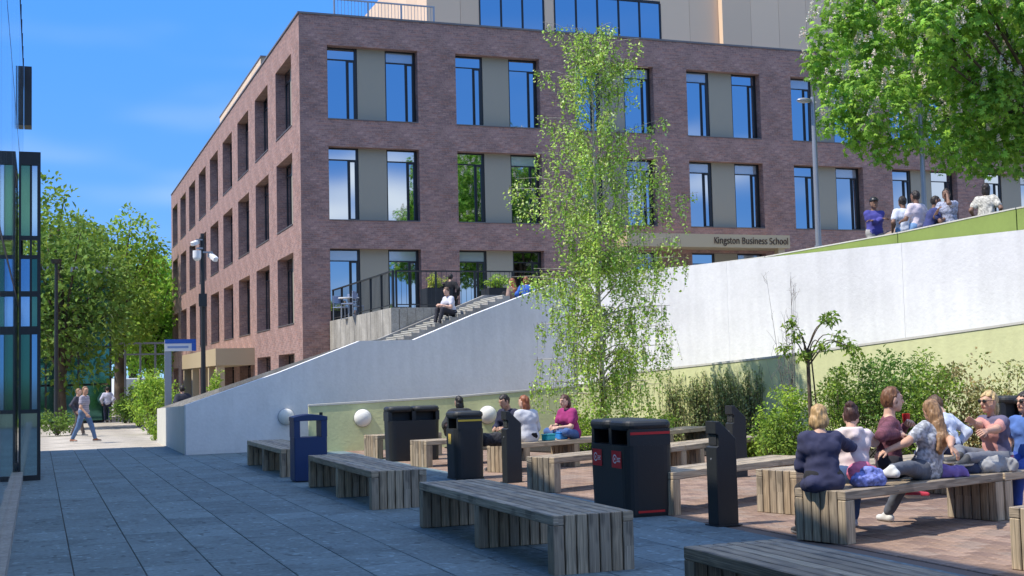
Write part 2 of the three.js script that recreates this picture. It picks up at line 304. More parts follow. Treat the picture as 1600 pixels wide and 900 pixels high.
{
  // glazed lobby that stands a little proud of the glass front
  const z0 = -25.1, b = thing('glazed_lobby', 'narrow dark framed glazed lobby projecting from the glass building', 'lobby', [0, 0, z0]);
  part('frame', [box(-0.34, 0.04, -0.4, 0.02, -3, 0), box(-0.34, 0.04, 5.75, 6.0, -3, 0), box(-0.02, 0.04, 0.02, 5.75, -0.1, 0), box(-0.34, -0.3, 0.02, 5.75, -0.1, 0), box(-0.15, -0.11, 1.2, 5.75, -0.08, -0.02), box(-0.3, -0.02, 4.35, 4.43, -0.09, -0.01), box(-0.3, -0.02, 4.0, 4.07, -0.09, -0.01), box(-0.3, -0.02, 3.3, 3.4, -0.09, -0.01), box(-0.3, -0.02, 2.6, 2.75, -0.09, -0.01), box(-0.3, -0.02, 1.15, 1.22, -0.09, -0.01), box(0.0, 0.04, 0.02, 5.75, -3, -2.9), box(-0.34, -0.3, 0.02, 5.75, -3, -2.9)], M.frame, b);
  const cols = [[0.06, 0.17, 0.14], [0.14, 0.28, 0.46], [0.22, 0.38, 0.6], [0.05, 0.14, 0.11]].map((c) => new THREE.MeshPhysicalMaterial({ color: lin(...c), metalness: 0.85, roughness: 0.06 }));
  let k = 0; for (const [y0, y1] of [[4.43, 5.75], [3.4, 4.0], [2.75, 3.3], [1.22, 2.6]]) { part('pane', [box(-0.3, -0.15, y0, y1, -0.06, -0.04)], cols[k++ % 4], b); part('pane', [box(-0.11, -0.02, y0, y1, -0.06, -0.04)], cols[(k + 1) % 4], b); }
  part('door', [box(-0.3, -0.02, 0.02, 1.15, -0.07, -0.04)], M.glassWall, b);
  part('side_pane', [box(0.01, 0.03, 0.05, 5.74, -2.9, -0.1)], M.glassWall, b);
}

// ---------- the brick building ----------
const ZF = -46, XF = 9.0, TOP = 15.15, ROWS = [[14.04, 11.25], [10.24, 7.48], [6.44, 3.74]], BAY = 5, OPEN = 3.48, NB = 8;
{
  const b = thing('brick_building', 'brown brick university building with deep window openings and beige rooftop storey', 'building');
  const T = 0.5, x1 = XF + 1.05 + NB * BAY;
  // front wall: full-width bands and the piers between the openings
  const bands = [], piers = [];
  const ys = [TOP, 14.04, 11.25, 10.24, 7.48, 6.44, 3.74, -0.5];
  for (let i = 0; i < ys.length; i += 2) bands.push(box(XF, x1, ys[i + 1], ys[i], ZF - T, ZF));
  for (const [t, bt] of ROWS) { piers.push(box(XF, XF + 1.05, bt, t, ZF - T, ZF)); for (let k = 0; k < NB; k++) { const a = XF + 1.05 + k * BAY + OPEN; piers.push(box(a, Math.min(x1, a + BAY - OPEN), bt, t, ZF - T, ZF)); } }
  part('wall', bands, M.brick, b); for (const p of piers) part('wall_pier', p, M.brickRelief, b);
  // side wall towards the path
  const L0 = -47.6, LP = 5.28, LW = 3.4, ZE = -94.2, sb = [], zs = ZF - T;
  const ly = [...ys.slice(0, 7), 2.64, 0.25, -0.5];
  sb.push(box(XF, XF + T, 14.04, TOP, ZE, zs), box(XF, XF + T, 10.24, 11.25, ZE, zs), box(XF, XF + T, 6.44, 7.48, ZE, zs), box(XF, XF + T, 2.64, 3.74, ZE, zs), box(XF, XF + T, -0.5, 0.25, ZE, zs));
  const LROWS = [...ROWS, [2.64, 0.25]];
  for (const [t, bt] of LROWS) { let z = zs; for (let k = 0; k < 9; k++) { const a = L0 - k * LP; sb.push(box(XF, XF + T, bt, t, a, z)); z = a - LW; } sb.push(box(XF, XF + T, bt, t, ZE, z)); }
  part('wall', sb, M.brick, b);
  part('wall', [box(XF + T, x1, -0.5, 14.6, ZE - 0.4, ZE), box(x1 - 0.4, x1, -0.5, 14.6, ZE, zs)], M.brick, b);
  part('roof', [box(XF + T, x1 - 0.4, 14.3, 14.6, ZE, zs)], M.capping, b);
  part('capping', [box(XF - 0.04, x1, TOP, TOP + 0.07, ZF - T - 0.03, ZF + 0.04), box(XF - 0.04, XF + T + 0.03, TOP, TOP + 0.07, ZE, ZF - T - 0.03)], M.capping, b);
  // floors behind the openings, so that nothing is seen through
  part('core', [box(XF + T + 0.6, x1 - 0.5, -0.4, 14.2, ZE + 0.1, ZF - T - 0.6)], M.interior, b);
  // one window: frame and three panes, built standing in the plane z = 0, looking towards +z
  const WH = 2.79;
  const frameG = (w, h) => [box(-w / 2, -w / 2 + 0.05, 0, h, -0.08, 0), box(w / 2 - 0.1, w / 2, 0, h, -0.08, 0), box(-w / 2 + 0.05, w / 2 - 0.1, h - 0.06, h, -0.08, 0), box(-w / 2 + 0.05, w / 2 - 0.1, 0, 0.06, -0.08, 0), box(-w / 2 + 0.05, w / 2 - 0.1, h * 0.83, h * 0.83 + 0.04, -0.07, 0), box(w * 0.16, w * 0.16 + 0.05, 0.06, h * 0.83, -0.07, 0), box(w * 0.16 + 0.05, w * 0.16 + 0.09, 0.06, h * 0.83, -0.075, 0.02), box(w / 2 - 0.14, w / 2 - 0.1, 0.06, h * 0.83, -0.075, 0.02), box(w * 0.16 + 0.09, w / 2 - 0.14, h * 0.83 - 0.05, h * 0.83, -0.075, 0.02), box(w * 0.16 + 0.09, w / 2 - 0.14, 0.06, 0.11, -0.075, 0.02)];
  const paneG = (w, h) => [box(-w / 2 + 0.05, w / 2 - 0.1, h * 0.83 + 0.04, h - 0.06, -0.05, -0.03), box(-w / 2 + 0.05, w * 0.16, 0.06, h * 0.83, -0.05, -0.03), box(w * 0.16 + 0.09, w / 2 - 0.14, 0.11, h * 0.83 - 0.05, -0.04, -0.02)];
  const cache = new Map();
  const windowAt = (pos, turn, w, h, m = M.mirror) => {
    const key = w.toFixed(2) + h.toFixed(2); if (!cache.has(key)) cache.set(key, [merge(frameG(w, h)), ...paneG(w, h)]);
    const [f, ...ps] = cache.get(key), g = sub('window', b); g.position.set(...pos); g.rotation.y = turn;
    part('frame', f, M.frame, g); const blind = m === M.mirror && rnd() < 0.55; ps.forEach((p, pi) => { const q = part('pane', p, blind && pi === 0 ? M.blindGlass : m, g); q.rotation.x = rr(-0.009, 0.009); q.rotation.y = rr(-0.012, 0.012); }); return g;
  };
  seed(3);
  const panels = new Map();
  const panelAt = (pos, turn, w, h) => { const key = w.toFixed(2) + h.toFixed(2); if (!panels.has(key)) panels.set(key, box(-w / 2, w / 2, 0, h, -0.1, 0)); const m = part('infill_panel', panels.get(key), M.panel, b); m.position.set(...pos); m.rotation.y = turn; };
  for (const [t, bt] of ROWS) for (let k = 0; k < NB; k++) {
    const a = XF + 1.05 + k * BAY, h = t - bt;
    windowAt([a + 0.6, bt, ZF - 0.34], 0, 1.2, h); panelAt([a + 1.2 + 0.54, bt, ZF - 0.3], 0, 1.08, h); windowAt([a + 2.88, bt, ZF - 0.34], 0, 1.2, h);
    const s = part('window_sill', box(a + 0.004, a + OPEN - 0.004, bt, bt + 0.03, ZF - 0.29, ZF + 0.03), M.capping, b); s.position.y = 0.002;
  }
  for (const [t, bt] of LROWS) for (let k = 0; k < 9; k++) {
    const a = L0 - k * LP - LW, h = t - bt, tu = -Math.PI / 2, xx = XF + 0.4;
    windowAt([xx, bt, a + 0.6], tu, 1.2, h, M.mirrorTint); panelAt([xx - 0.02, bt, a + 1.7], tu, 1.0, h); windowAt([xx, bt, a + 2.8], tu, 1.2, h, M.mirrorTint);
    const s = part('window_sill', box(XF - 0.03, XF + 0.3, 0, 0.03, a + 0.004, a + LW - 0.004), M.capping, b); s.position.y = bt + 0.002;
  }
  // set-back rooftop storey, clad in beige panels with a ribbon of windows
  const zp = -49, xp = 14.85, pt = 19.2, ph = sub('rooftop_storey', b);
  part('wall', [box(xp + 0.1, x1 - 1, 14.6, pt, -64, zp - 0.1)], M.tan, ph);
  const wins = [[17.14, 20.0], [20.5, 25.5]];
  for (let x = xp, i = 0; x < x1 - 1.2; i++) {
    let w = 1.45; for (const [a, c] of wins) if (x < a && x + w > a) w = a - x;
    const inW = wins.find(([a, c]) => x >= a - 1e-6 && x < c - 1e-6);
    if (inW) { part('cladding_panel', [box(inW[0], inW[1] - 0.004, 17.78, pt, zp - 0.1, zp)], M.cladding[0], ph); part('cladding_panel', [box(inW[0], inW[1] - 0.004, 14.62, 15.3, zp - 0.1, zp)], M.cladding[1], ph); x = inW[1]; continue; }
    const nx = wins.find(([a]) => x < a - 1e-6 && x + w > a + 1e-6); if (nx) w = nx[0] - x;
    part('cladding_panel', [box(x, x + w - 0.012, 14.62, pt, zp - 0.1 , zp + (x > 27.3 ? 0.35 : 0))], M.cladding[i % 3], ph); x += w;
  }
  for (const [a, c] of wins) {
    const n = Math.round((c - a) / 0.95), w = (c - a) / n;
    part('window_frame', [box(a, c, 17.68, 17.78, zp - 0.09, zp + 0.02), box(a, c, 15.3, 15.36, zp - 0.09, zp + 0.02), ...Array.from({ length: n + 1 }, (_, i) => box(a + i * w - 0.03, a + i * w + 0.03, 15.36, 17.68, zp - 0.09, zp + 0.02))], M.frame, ph);
    for (let i = 0; i < n; i++) part('pane', [box(a + i * w + 0.03, a + i * w + w - 0.03, 15.36, 17.68, zp - 0.06, zp - 0.03)], M.mirror, ph).rotation.y = 0;
  }
  for (let z = zp, i = 0; z > -63; z -= 1.5, i++) part('cladding_panel', [box(xp - 0.0, xp + 0.1, 14.62, pt, z - 1.488, z - (i ? 0 : 0.101))], M.cladding[i % 3], ph);
  const pl = sub('plant_room', b);
  part('wall', [box(10.1, 20, 14.6, 17.1, -75.3, -60.6)], M.cladding[2], pl);
  for (let i = 0; i < 10; i++) part('cladding_panel', [box(10, 10.1, 14.62, 17.12, -60.5 - (i + 1) * 1.48, -60.512 - i * 1.48)], M.cladding[i % 3], pl);
  part('end_panel', [box(10, 20, 14.62, 17.12, -60.6, -60.5)], M.panel, pl);
  part('capping', [box(9.97, 20, 17.12, 17.2, -75.4, -60.48)], M.capping, pl);
  // entrance fascia with the name of the school
  const fx0 = 21.6, fx1 = 29.0, fz = -44.9;
  const fas = part('entrance_fascia', [box(fx0, fx1, 6.55, 7.08, -45.998, fz)], M.tan, b);
  const font = await new FontLoader().loadAsync('fonts/droid/droid_sans_regular.typeface.json');
  const tg = new TextGeometry('Kingston Business School', { font, size: 0.26, depth: 0.03, curveSegments: 3 }); tg.computeBoundingBox();
  const tw = tg.boundingBox.max.x; tg.scale(3.46 / tw, 1, 1).translate(25.44, 6.7, fz + 0.002);
  const lt = part('lettering', tg, mat(lin(0.05, 0.03, 0.02), 0.6), fas);
  part('entrance_column', [box(21.7, 22.0, 3.7, 6.55, -45.3, -45.0)], M.tan, b); part('entrance_column', [box(28.5, 28.8, 3.7, 6.55, -45.3, -45.0)], M.tan, b);
  // lower entrance on the path side
  const ex = 7.3;
  part('porch_roof', [box(ex, XF, 2.35, 3.1, -71, -57)], M.tan, b);
  for (const z of [-57.3, -60.0, -62.6, -66.7, -70.6]) part('porch_column', [box(ex + 0.05, ex + 0.4, -0.5, 2.35, z - 0.2, z + 0.2)], M.tan, b);
}
{
  const g = thing('roof_railing', 'thin grey railing on the roof corner of the brick building', 'railing', [0, TOP + 0.075, ZF - 0.25]);
  const a = 10.4, c = 14.3;
  for (let i = 0; i < 4; i++) part('post', [box(-0.03, 0.03, 0, 0.62, -0.03, 0.03)], M.galv, g).position.x = a + (c - a) * i / 3;
  part('top_rail', [box(a - 0.03, c + 0.03, 0.62, 0.67, -0.03, 0.03)], M.galv, g);
  const bars = []; for (let x = a + 0.14; x < c; x += 0.13) bars.push(box(x - 0.008, x + 0.008, 0.02, 0.62, -0.008, 0.008)); part('bars', bars, M.galv, g).userData.kind = 'stuff';
}

// ---------- terrace, broad stairs, white and green walls ----------
const DECK = 3.7;
const wallR = [[13.55, -31.85], [14.9, -28.6], [16.4, -24.7], [18.1, -19.9], [19.6, -15.6]];   // plan of the wall that turns towards the camera
setting('terrace', slab([[10.25, -45.99], [10.25, -37.55], [13.4, -37.55], [13.4, -32.2], ...wallR.slice(1).map(([x, z]) => [x + 0.9, z]), [52, -15.6], [52, -45.99]], DECK - 0.35, DECK), M.concrete);
{
  const g = thing('retaining_wall', 'pale board-marked concrete retaining wall under the terrace railing', 'wall');
  seed(12);
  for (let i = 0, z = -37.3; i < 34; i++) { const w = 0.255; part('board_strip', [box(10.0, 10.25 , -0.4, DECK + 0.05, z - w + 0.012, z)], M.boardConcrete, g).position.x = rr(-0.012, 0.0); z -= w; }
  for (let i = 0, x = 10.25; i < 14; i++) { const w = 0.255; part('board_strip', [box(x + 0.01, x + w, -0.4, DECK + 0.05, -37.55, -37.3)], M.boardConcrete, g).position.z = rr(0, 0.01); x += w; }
}
{
  const g = thing('broad_stairs', 'wide grey concrete stairs climbing to the terrace between two parapets', 'stairs');
  const flight = (x0, x1, y0, y1, n) => { const r = (y1 - y0) / n, t = (x1 - x0) / n; for (let i = 0; i < n; i++) part('step', [box(x0 + i * t, x0 + (i + 1) * t - 0.002, Math.max(-0.4, y0 + i * r - 0.4), y0 + (i + 1) * r, -36.96, -31.98)], M.concrete, g); };
  flight(3.6, 8.0, -0.1, 2.2, 14); part('landing', [box(8.0, 9.4, 1.8, 2.2, -36.96, -31.98)], M.concrete, g); flight(9.4, 13.4, 2.2, DECK, 9);
  for (let i = 0; i < 15; i++) { const x = 9.5 + i * 0.232, y = 2.2 + i * 0.088; part('seating_block', [box(x, x + 0.23, y + 0.2, y + 0.52, -36.96, -35.0)], M.concrete, g); part('nosing', [box(x - 0.01, x + 0.05, y + 0.522, y + 0.545, -36.96, -34.99)], M.cream, g); }
  part('rear_parapet', [ribbon([[3.42, -39.9, 0.89], [5.0, -38.4, 1.45], [8.19, -37.0, 2.53], [9.52, -37.0, 2.8], [12.89, -37.0, 4.11], [13.73, -37.0, 4.11]], 0.25)], M.concrete, g);
  part('end_wall', [ribbon([[3.36, -39.9, 0.88], [3.33, -32.0, 1.08]], 0.2)], M.cream, g);
}
{
  const g = thing('white_wall', 'long white rendered parapet wall rising beside the stairs', 'wall');
  part('wall', ribbon([[3.33, -31.65, 1.1], [5.6, -31.65, 1.84], [7.65, -31.65, 2.59], [9.07, -31.65, 2.6], [10.76, -31.65, 3.26], [12.97, -31.65, 4.04], [13.52, -31.65, 4.23]], 0.3), M.white, g);
  const seg = (a, c) => ribbon([[...a, 4.24], [...c, 4.24]], 0.3);
  const cut = (t) => { const k = t * (wallR.length - 1), i = Math.min(wallR.length - 2, Math.floor(k)), f = k - i; return [wallR[i][0] + (wallR[i + 1][0] - wallR[i][0]) * f, wallR[i][1] + (wallR[i + 1][1] - wallR[i][1]) * f]; };
  for (const [a, c] of [[0.006, 0.36], [0.3603, 0.62], [0.6203, 1]]) { const p = [cut(a), ...wallR.filter((_, i) => i / 4 > a + 0.01 && i / 4 < c - 0.01), cut(c)]; part('wall_section', ribbon(p.map(([x, z]) => [x, z, 4.24]), 0.3), M.white, g); }
}
{
  const g = thing('lime_parapet', 'bright lime green panel parapet along the upper terrace edge', 'parapet');
  const off = 0.32, pts = [[14.4, -29.9, 4.2], [15.9, -26.2, 4.28], [17.2, -22.9, 4.5], [18.1, -20.3, 4.72], [19.9, -15.4, 5.0]].map(([x, z, t]) => [x + off, z, t, 3.3]);
  for (let i = 0; i < pts.length - 1; i++) { const a = pts[i], c = pts[i + 1], k = 0.003; const a2 = a.map((v, j) => v + (c[j] - v) * k), c2 = c.map((v, j) => v + (a[j] - v) * k); part('parapet_panel', ribbon([a2, c2], 0.12), M.lime, g); part('edge_trim', ribbon([[a2[0] - 0.01, a2[1], a2[2] + 0.03, a2[2] + 0.002], [c2[0] - 0.01, c2[1], c2[2] + 0.03, c2[2] + 0.002]], 0.15), M.cream, g); }
}
const greenPts = [[6.07, -30.4, 1.0], [9.6, -29.9, 1.11], [12.6, -29.3, 1.3], [13.6, -28.3, 1.6], [15.2, -24.6, 1.86], [17.0, -19.6, 2.3], [18.4, -15.4, 2.7]];
{
  const g = thing('green_wall', 'low sage green wall with a pale coping at the foot of the white wall', 'wall');
  part('wall', ribbon(greenPts, 0.22), M.green, g);
  part('coping', ribbon(greenPts.map(([x, z, t]) => [x - 0.01, z + 0.012, t + 0.045, t + 0.001]), 0.25), M.cream, g);
}

// ---------- benches ----------
const boardCache = new Map();
function board(len, w, t) { const k = [len, w, t].map((v) => v.toFixed(3)).join(); if (!boardCache.has(k)) boardCache.set(k, cbox(len, t, w, 0.006)); return boardCache.get(k); }
// along local +x from 0, across local -z from 0; legs: list of [x, isEnd]
function bench(label, len, width, h, legs, pos, turn) {
  const g = thing('timber_bench', label, 'bench', pos, turn, 'timber slatted benches in the courtyard'), n = Math.round(width / 0.105), w = width / n, th = 0.085, LT = 0.14;
  const end0 = legs.some(([x, e]) => e && x < 0.1), end1 = legs.some(([x, e]) => e && x > 0.1);
  for (let i = 0; i < n; i++) {
    const outer = i === 0 || i === n - 1, a = outer || !end0 ? 0 : LT + 0.004, c = outer || !end1 ? len : len - LT - 0.004;
    const m = part('seat_plank', board(c - a, w - 0.008, th), pick(M.wood), g); m.position.set((a + c) / 2, h - th / 2 + rr(-0.002, 0.002), -w * (i + 0.5)); m.rotation.y = rr(-0.0008, 0.0008);
  }
  for (const [x, e] of legs) {
    const p = sub('leg_panel', g);
    for (let i = 0; i < n; i++) {
      const outer = i === 0 || i === n - 1, hh = e && !outer ? h - 0.001 : h - th - 0.003;
      const m = part('board', board(hh, w - 0.01, LT), pick(M.wood), p); m.rotation.z = Math.PI / 2; m.position.set(x + LT / 2, hh / 2, -w * (i + 0.5) + rr(-0.001, 0.001));
    }
  }
  return g;
}
seed(21);
// the row of benches on the slabs, each along the pavement
// local +x runs towards -z
function rowBenchAt(z0, len, label) { return bench(label, len, 0.75, 0.5, [[0, 1], [len / 2 - 0.07, 0], [len - 0.14, 1]], [4.77, gy(z0 - len / 2), z0], Math.PI / 2).position.setX(4.77); }
rowBenchAt(-3.55, 4.1, 'shaded timber bench on the slabs, opposite the group eating lunch');
rowBenchAt(-9.95, 4.0, 'weathered timber bench on the shaded slabs beside the double bin with red stickers');
rowBenchAt(-16.15, 4.1, 'weathered timber bench on the shaded slabs with the blue bin at its far end');
rowBenchAt(-22.7, 3.9, 'timber bench beyond the blue bin, in front of the white wall');
// benches on the brick paving
const deg = Math.PI / 180;
const pb = (label, x, z, ang, len, legs = 2, width = 0.62) => bench(label, len, width, 0.5, legs === 3 ? [[0, 1], [len / 2 - 0.07, 0], [len - 0.14, 1]] : [[0, 1], [len - 0.14, 1]], [x, gy(z), z], ang * deg);
pb('sunlit timber bench on brick paving that the group sits on with lunch bags', 7.14, -10.28, 17, 2.66);
pb('timber bench joined end to end with the lunch group bench', 9.72, -11.07, 17, 2.8);
pb('timber bench behind the lunch group, its end panel beside the navy jacket', 8.14, -12.66, 17, 3.2);
pb('short timber bench on brick paving facing the lunch group bench, edge of shade', 7.52, -7.8, 12, 2.4);
pb('timber bench between the double bin and the slanted black bollard', 6.95, -13.4, 26, 3.1);
pb('timber bench end behind the bollard by the yellow banded bin', 6.9, -16.95, 26, 3.2, 2, 0.55);
pb('long timber bench behind the double bin, near the planting', 8.3, -17.4, 33, 4.6, 3);
pb('timber bench that the woman in magenta sits on', 7.7, -20.9, 24, 3.4, 3);
pb('timber bench under the climbing plants, behind the double bin', 10.6, -22.3, 34, 3.6, 3);
pb('timber bench end beside the twin grey-black bins', 6.75, -26.5, 14, 1.6);
pb('timber bench between the twin bins and the yellow banded bin', 6.88, -23.3, 14, 2.4);

// ---------- bins, bollards, lamps ----------
function roundedRect(w, d, r) { const s = new THREE.Shape(), a = w / 2, b = d / 2; s.moveTo(-a + r, -b); s.lineTo(a - r, -b); s.quadraticCurveTo(a, -b, a, -b + r); s.lineTo(a, b - r); s.quadraticCurveTo(a, b, a - r, b); s.lineTo(-a + r, b); s.quadraticCurveTo(-a, b, -a, b - r); s.lineTo(-a, -b + r); s.quadraticCurveTo(-a, -b, -a + r, -b); return s; }
function rprism(w, d, r, y0, y1, bev = 0) { return metric(new THREE.ExtrudeGeometry(roundedRect(w - 2 * bev, d - 2 * bev, r), { depth: y1 - y0 - 2 * bev, bevelEnabled: bev > 0, bevelSize: bev, bevelThickness: bev, bevelSegments: 3, curveSegments: 5 }).rotateX(-Math.PI / 2).translate(0, y0 + bev, 0)); }
// prism lofted with a belly: wider in the middle, narrower at the foot
function belly(g, h, amt) { const p = g.attributes.position; for (let i = 0; i < p.count; i++) { const k = 1 - amt * Math.pow(1 - clamp(p.getY(i) / h, 0, 1), 1.6); p.setX(i, p.getX(i) * k); p.setZ(i, p.getZ(i) * k); } g.computeVertexNormals(); return g; }
function stickerTex() {
  const c = document.createElement('canvas'); c.width = 256; c.height = 192; const x = c.getContext('2d');
  x.fillStyle = '#d8121e'; x.fillRect(0, 0, 256, 192); x.strokeStyle = '#f4e8e4'; x.lineWidth = 15; x.beginPath(); x.arc(84, 92, 44, 0.5, 5.9); x.stroke(); x.fillStyle = '#f4e8e4'; x.beginPath(); x.arc(84, 92, 14, 0, 7); x.fill();
  x.fillRect(136, 76, 96, 9); x.fillRect(136, 94, 76, 9); x.fillRect(136, 112, 88, 9);
  const t = new THREE.CanvasTexture(c); t.colorSpace = THREE.SRGBColorSpace; return t;
}
M.sticker = mat(0xffffff, 0.45, { map: stickerTex() });
// two-compartment bin: front looks along local -z; built around its base centre
function doubleBin(label, pos, turn, w, d, h, o = {}) {
  const g = thing(o.name || 'double_litter_bin', label, 'litter bin', pos, turn), fz = -d / 2, body = h * 0.74, hw = o.single ? w * 0.7 : w * 0.40;
  part('body', [belly(rprism(w, d, 0.14, 0.03, body), body, 0.04)], M.blackSatin, g);
  part('foot', [rprism(w * 0.94, d * 0.94, 0.05, 0, 0.03)], M.black, g);
  // hood on corner posts, with openings to front and back
  const posts = []; const xs = o.single ? [-w / 2 + 0.042, w / 2 - 0.042] : [-w / 2 + 0.042, 0, w / 2 - 0.042];
  for (const x of xs) posts.push(box(x - 0.04, x + 0.04, body, h - 0.1, -d / 2 + 0.05, d / 2 - 0.05));
  posts.push(box(-w / 2 + 0.085, w / 2 - 0.085, body, h - 0.1, -0.01, 0.01));
  part('hood_side', posts, M.blackSatin, g);
  for (const s of o.single ? [0] : [-1, 1]) part('lid', [belly(rprism(o.single ? w * 1.02 : w * 0.51, d * 1.03, 0.11, h - 0.12, h, 0.055), h, 0)], M.blackSatin, g).position.x = s * w * 0.255;
  if (o.band) { for (const s of [-1, 1]) part('stripe', [box(s * (w / 2 - 0.001) - 0.004, s * (w / 2 - 0.001) + 0.006, h - 0.165, h - 0.135, -d / 2 + 0.055, d / 2 - 0.055)], o.band, g); if (o.band === M.red) part('foot_stripe', [box(-w / 2 * 0.965 - 0.006, -w / 2 * 0.965 + 0.002, 0.05, 0.075, -d / 2 + 0.14, d / 2 - 0.14), box(w / 2 * 0.965 - 0.002, w / 2 * 0.965 + 0.006, 0.05, 0.075, -d / 2 + 0.14, d / 2 - 0.14)], o.band, g); }
  if (o.sticker) for (const s of o.single ? [0] : [-1, 1]) { const m = part('sticker', new THREE.PlaneGeometry(o.sw || 0.27, o.sh || 0.2), o.sticker, g); m.rotation.y = Math.PI; m.position.set(s * w * 0.25, body * (o.sy || 0.8), fz - 0.004); }
  return g;
}
// the front with the openings faces the pavement (-x): local -z -> world -x
doubleBin('black double litter bin with red stickers and a red stripe beside the slatted bench', [6.69, gy(-14), -14.0], Math.PI / 2, 1.1, 0.62, 1.12, { band: M.red, sticker: M.sticker });
doubleBin('single black litter bin with a yellow band and yellow sticker', [6.68, gy(-20.3), -20.35], Math.PI / 2, 0.6, 0.52, 1.12, { name: 'banded_litter_bin', single: true, band: M.yellow, sticker: mat(lin(0.7, 0.5, 0.1), 0.5), sw: 0.15, sh: 0.17 });
doubleBin('grey-black twin litter bins in front of the sage green wall', [7.28, gy(-25.7), -25.7], Math.PI, 1.1, 0.5, 1.12, { name: 'twin_litter_bin' });
doubleBin('black litter bin behind the woman in the magenta shirt', [onGround(866, 668).x, gy(-27), -27.0], Math.PI, 0.62, 0.5, 1.12, { name: 'rear_litter_bin', single: true });
doubleBin('black litter bin behind the woman in sunglasses', [atDepth(1576, 640, 19).x, gy(-15), atDepth(1576, 640, 19).z], Math.PI * 0.9, 0.36, 0.36, 1.2, { name: 'tall_litter_bin', single: true });
{
  // open blue bin with a window through its top
  const g = thing('blue_litter_bin', 'dark blue litter bin with an open window between two shaded benches', 'litter bin', [4.3, gy(-21.6), -21.6], 0), w = 0.56, d = 0.42, h = 1.12;
  part('body', [rprism(w, d, 0.03, 0.02, 0.74)], M.blueBin, g);
  part('side_cheek', [box(-w / 2, -w / 2 + 0.1, 0.742, 1.02, -d / 2, d / 2)], M.blueBin, g); part('side_cheek', [box(w / 2 - 0.1, w / 2, 0.742, 1.02, -d / 2, d / 2)], M.blueBin, g);
  const s = new THREE.Shape(); s.moveTo(-w / 2, 0); s.lineTo(w / 2, 0); s.lineTo(w / 2, 0.05); s.quadraticCurveTo(0, 0.13, -w / 2, 0.05);
  part('hood', [metric(new THREE.ExtrudeGeometry(s, { depth: d, bevelEnabled: true, bevelSize: 0.008, bevelThickness: 0.008, bevelSegments: 2 }).translate(0, 1.025, -d / 2))], M.blueBin, g);
  part('stubber', [metric(cyl(0.03, 0.03, 0.05, 10).translate(w / 2 - 0.08, 1.1, 0.1))], M.black, g);
  part('foot', [rprism(w * 0.9, d * 0.9, 0.03, 0, 0.02)], M.black, g);
}
function bollard(label, x, z, turn = 0.06) {
  const g = thing('slanted_bollard', label, 'bollard', [x, gy(z), z], turn, 'slanted black bollard lights'), w = 0.25, d = 0.2;
  const s = new THREE.Shape(); s.moveTo(-w / 2, 0.0); s.lineTo(w / 2, 0.0); s.lineTo(w / 2, 0.93); s.lineTo(-w / 2 + 0.05, 1.12); s.lineTo(-w / 2, 1.12); s.lineTo(-w / 2, 1.0); s.lineTo(-w / 2 + 0.035, 0.98); s.lineTo(-w / 2 + 0.035, 0.86); s.lineTo(-w / 2, 0.84);
  part('post', [metric(new THREE.ExtrudeGeometry(s, { depth: d - 0.012, bevelEnabled: true, bevelSize: 0.006, bevelThickness: 0.006, bevelSegments: 1 }).translate(0, 0, -d / 2 + 0.006))], M.blackSatin, g);
  part('lamp_lens', [box(-w / 2 + 0.02, -w / 2 + 0.034, 0.87, 0.975, -d / 2 + 0.03, d / 2 - 0.03)], mat(lin(0.04, 0.04, 0.04), 0.15), g);
  part('base_plate', [box(-w / 2 - 0.03, w / 2 + 0.03, 0, 0.012, -d / 2 - 0.03, d / 2 + 0.03)], M.darkSteel, g);
  part('fixing_screw', [metric(new THREE.CylinderGeometry(0.012, 0.012, 0.01, 8).rotateZ(Math.PI / 2).translate(-w / 2 - 0.006, 0.72, 0))], M.galv, g);
}
bollard('slanted black bollard on the shade line beside the double bin with red stickers', 6.97, -12.3);
bollard('slanted black bollard beside the yellow banded bin', 7.05, -19.1);
bollard('slanted black bollard standing by the climbing plants', atDepth(1149, 650, 20.2).x, atDepth(1149, 650, 20.2).z);
function globe(label, x, y, z, turn, r = 0.21) {
  const g = thing('bulkhead_light', label, 'wall light', [x, y, z], turn, 'round bulkhead lights on the low walls');
  part('diffuser', [new THREE.SphereGeometry(r, 28, 18, 0, Math.PI * 2, 0, Math.PI / 2).rotateX(Math.PI / 2).scale(1, 1, 0.72).translate(0, 0, 0.03)], M.lampGlass, g);
  part('rim', [new THREE.CylinderGeometry(r * 1.04, r * 1.04, 0.03, 28).rotateX(Math.PI / 2).translate(0, 0, 0.015)], M.galv, g);
}
globe('round white bulkhead light on the white wall above the blue bin', onZ(447, 651, -31.65).x, onZ(447, 651, -31.65).y, -31.65, 0, 0.2);
{ const a = Math.atan2(0.5, 3.53), p = onZ(567, 653, -30.2); globe('round white bulkhead light on the sage green wall beside the twin bins', p.x, p.y, -30.4 + (p.x - 6.07) * 0.1416, -a, 0.21); const q = onZ(762, 648, -29.75); globe('round white bulkhead light on the sage green wall behind the seated students', q.x, q.y, -29.9 + (q.x - 9.6) * 0.2, -Math.atan2(0.6, 3), 0.22); }

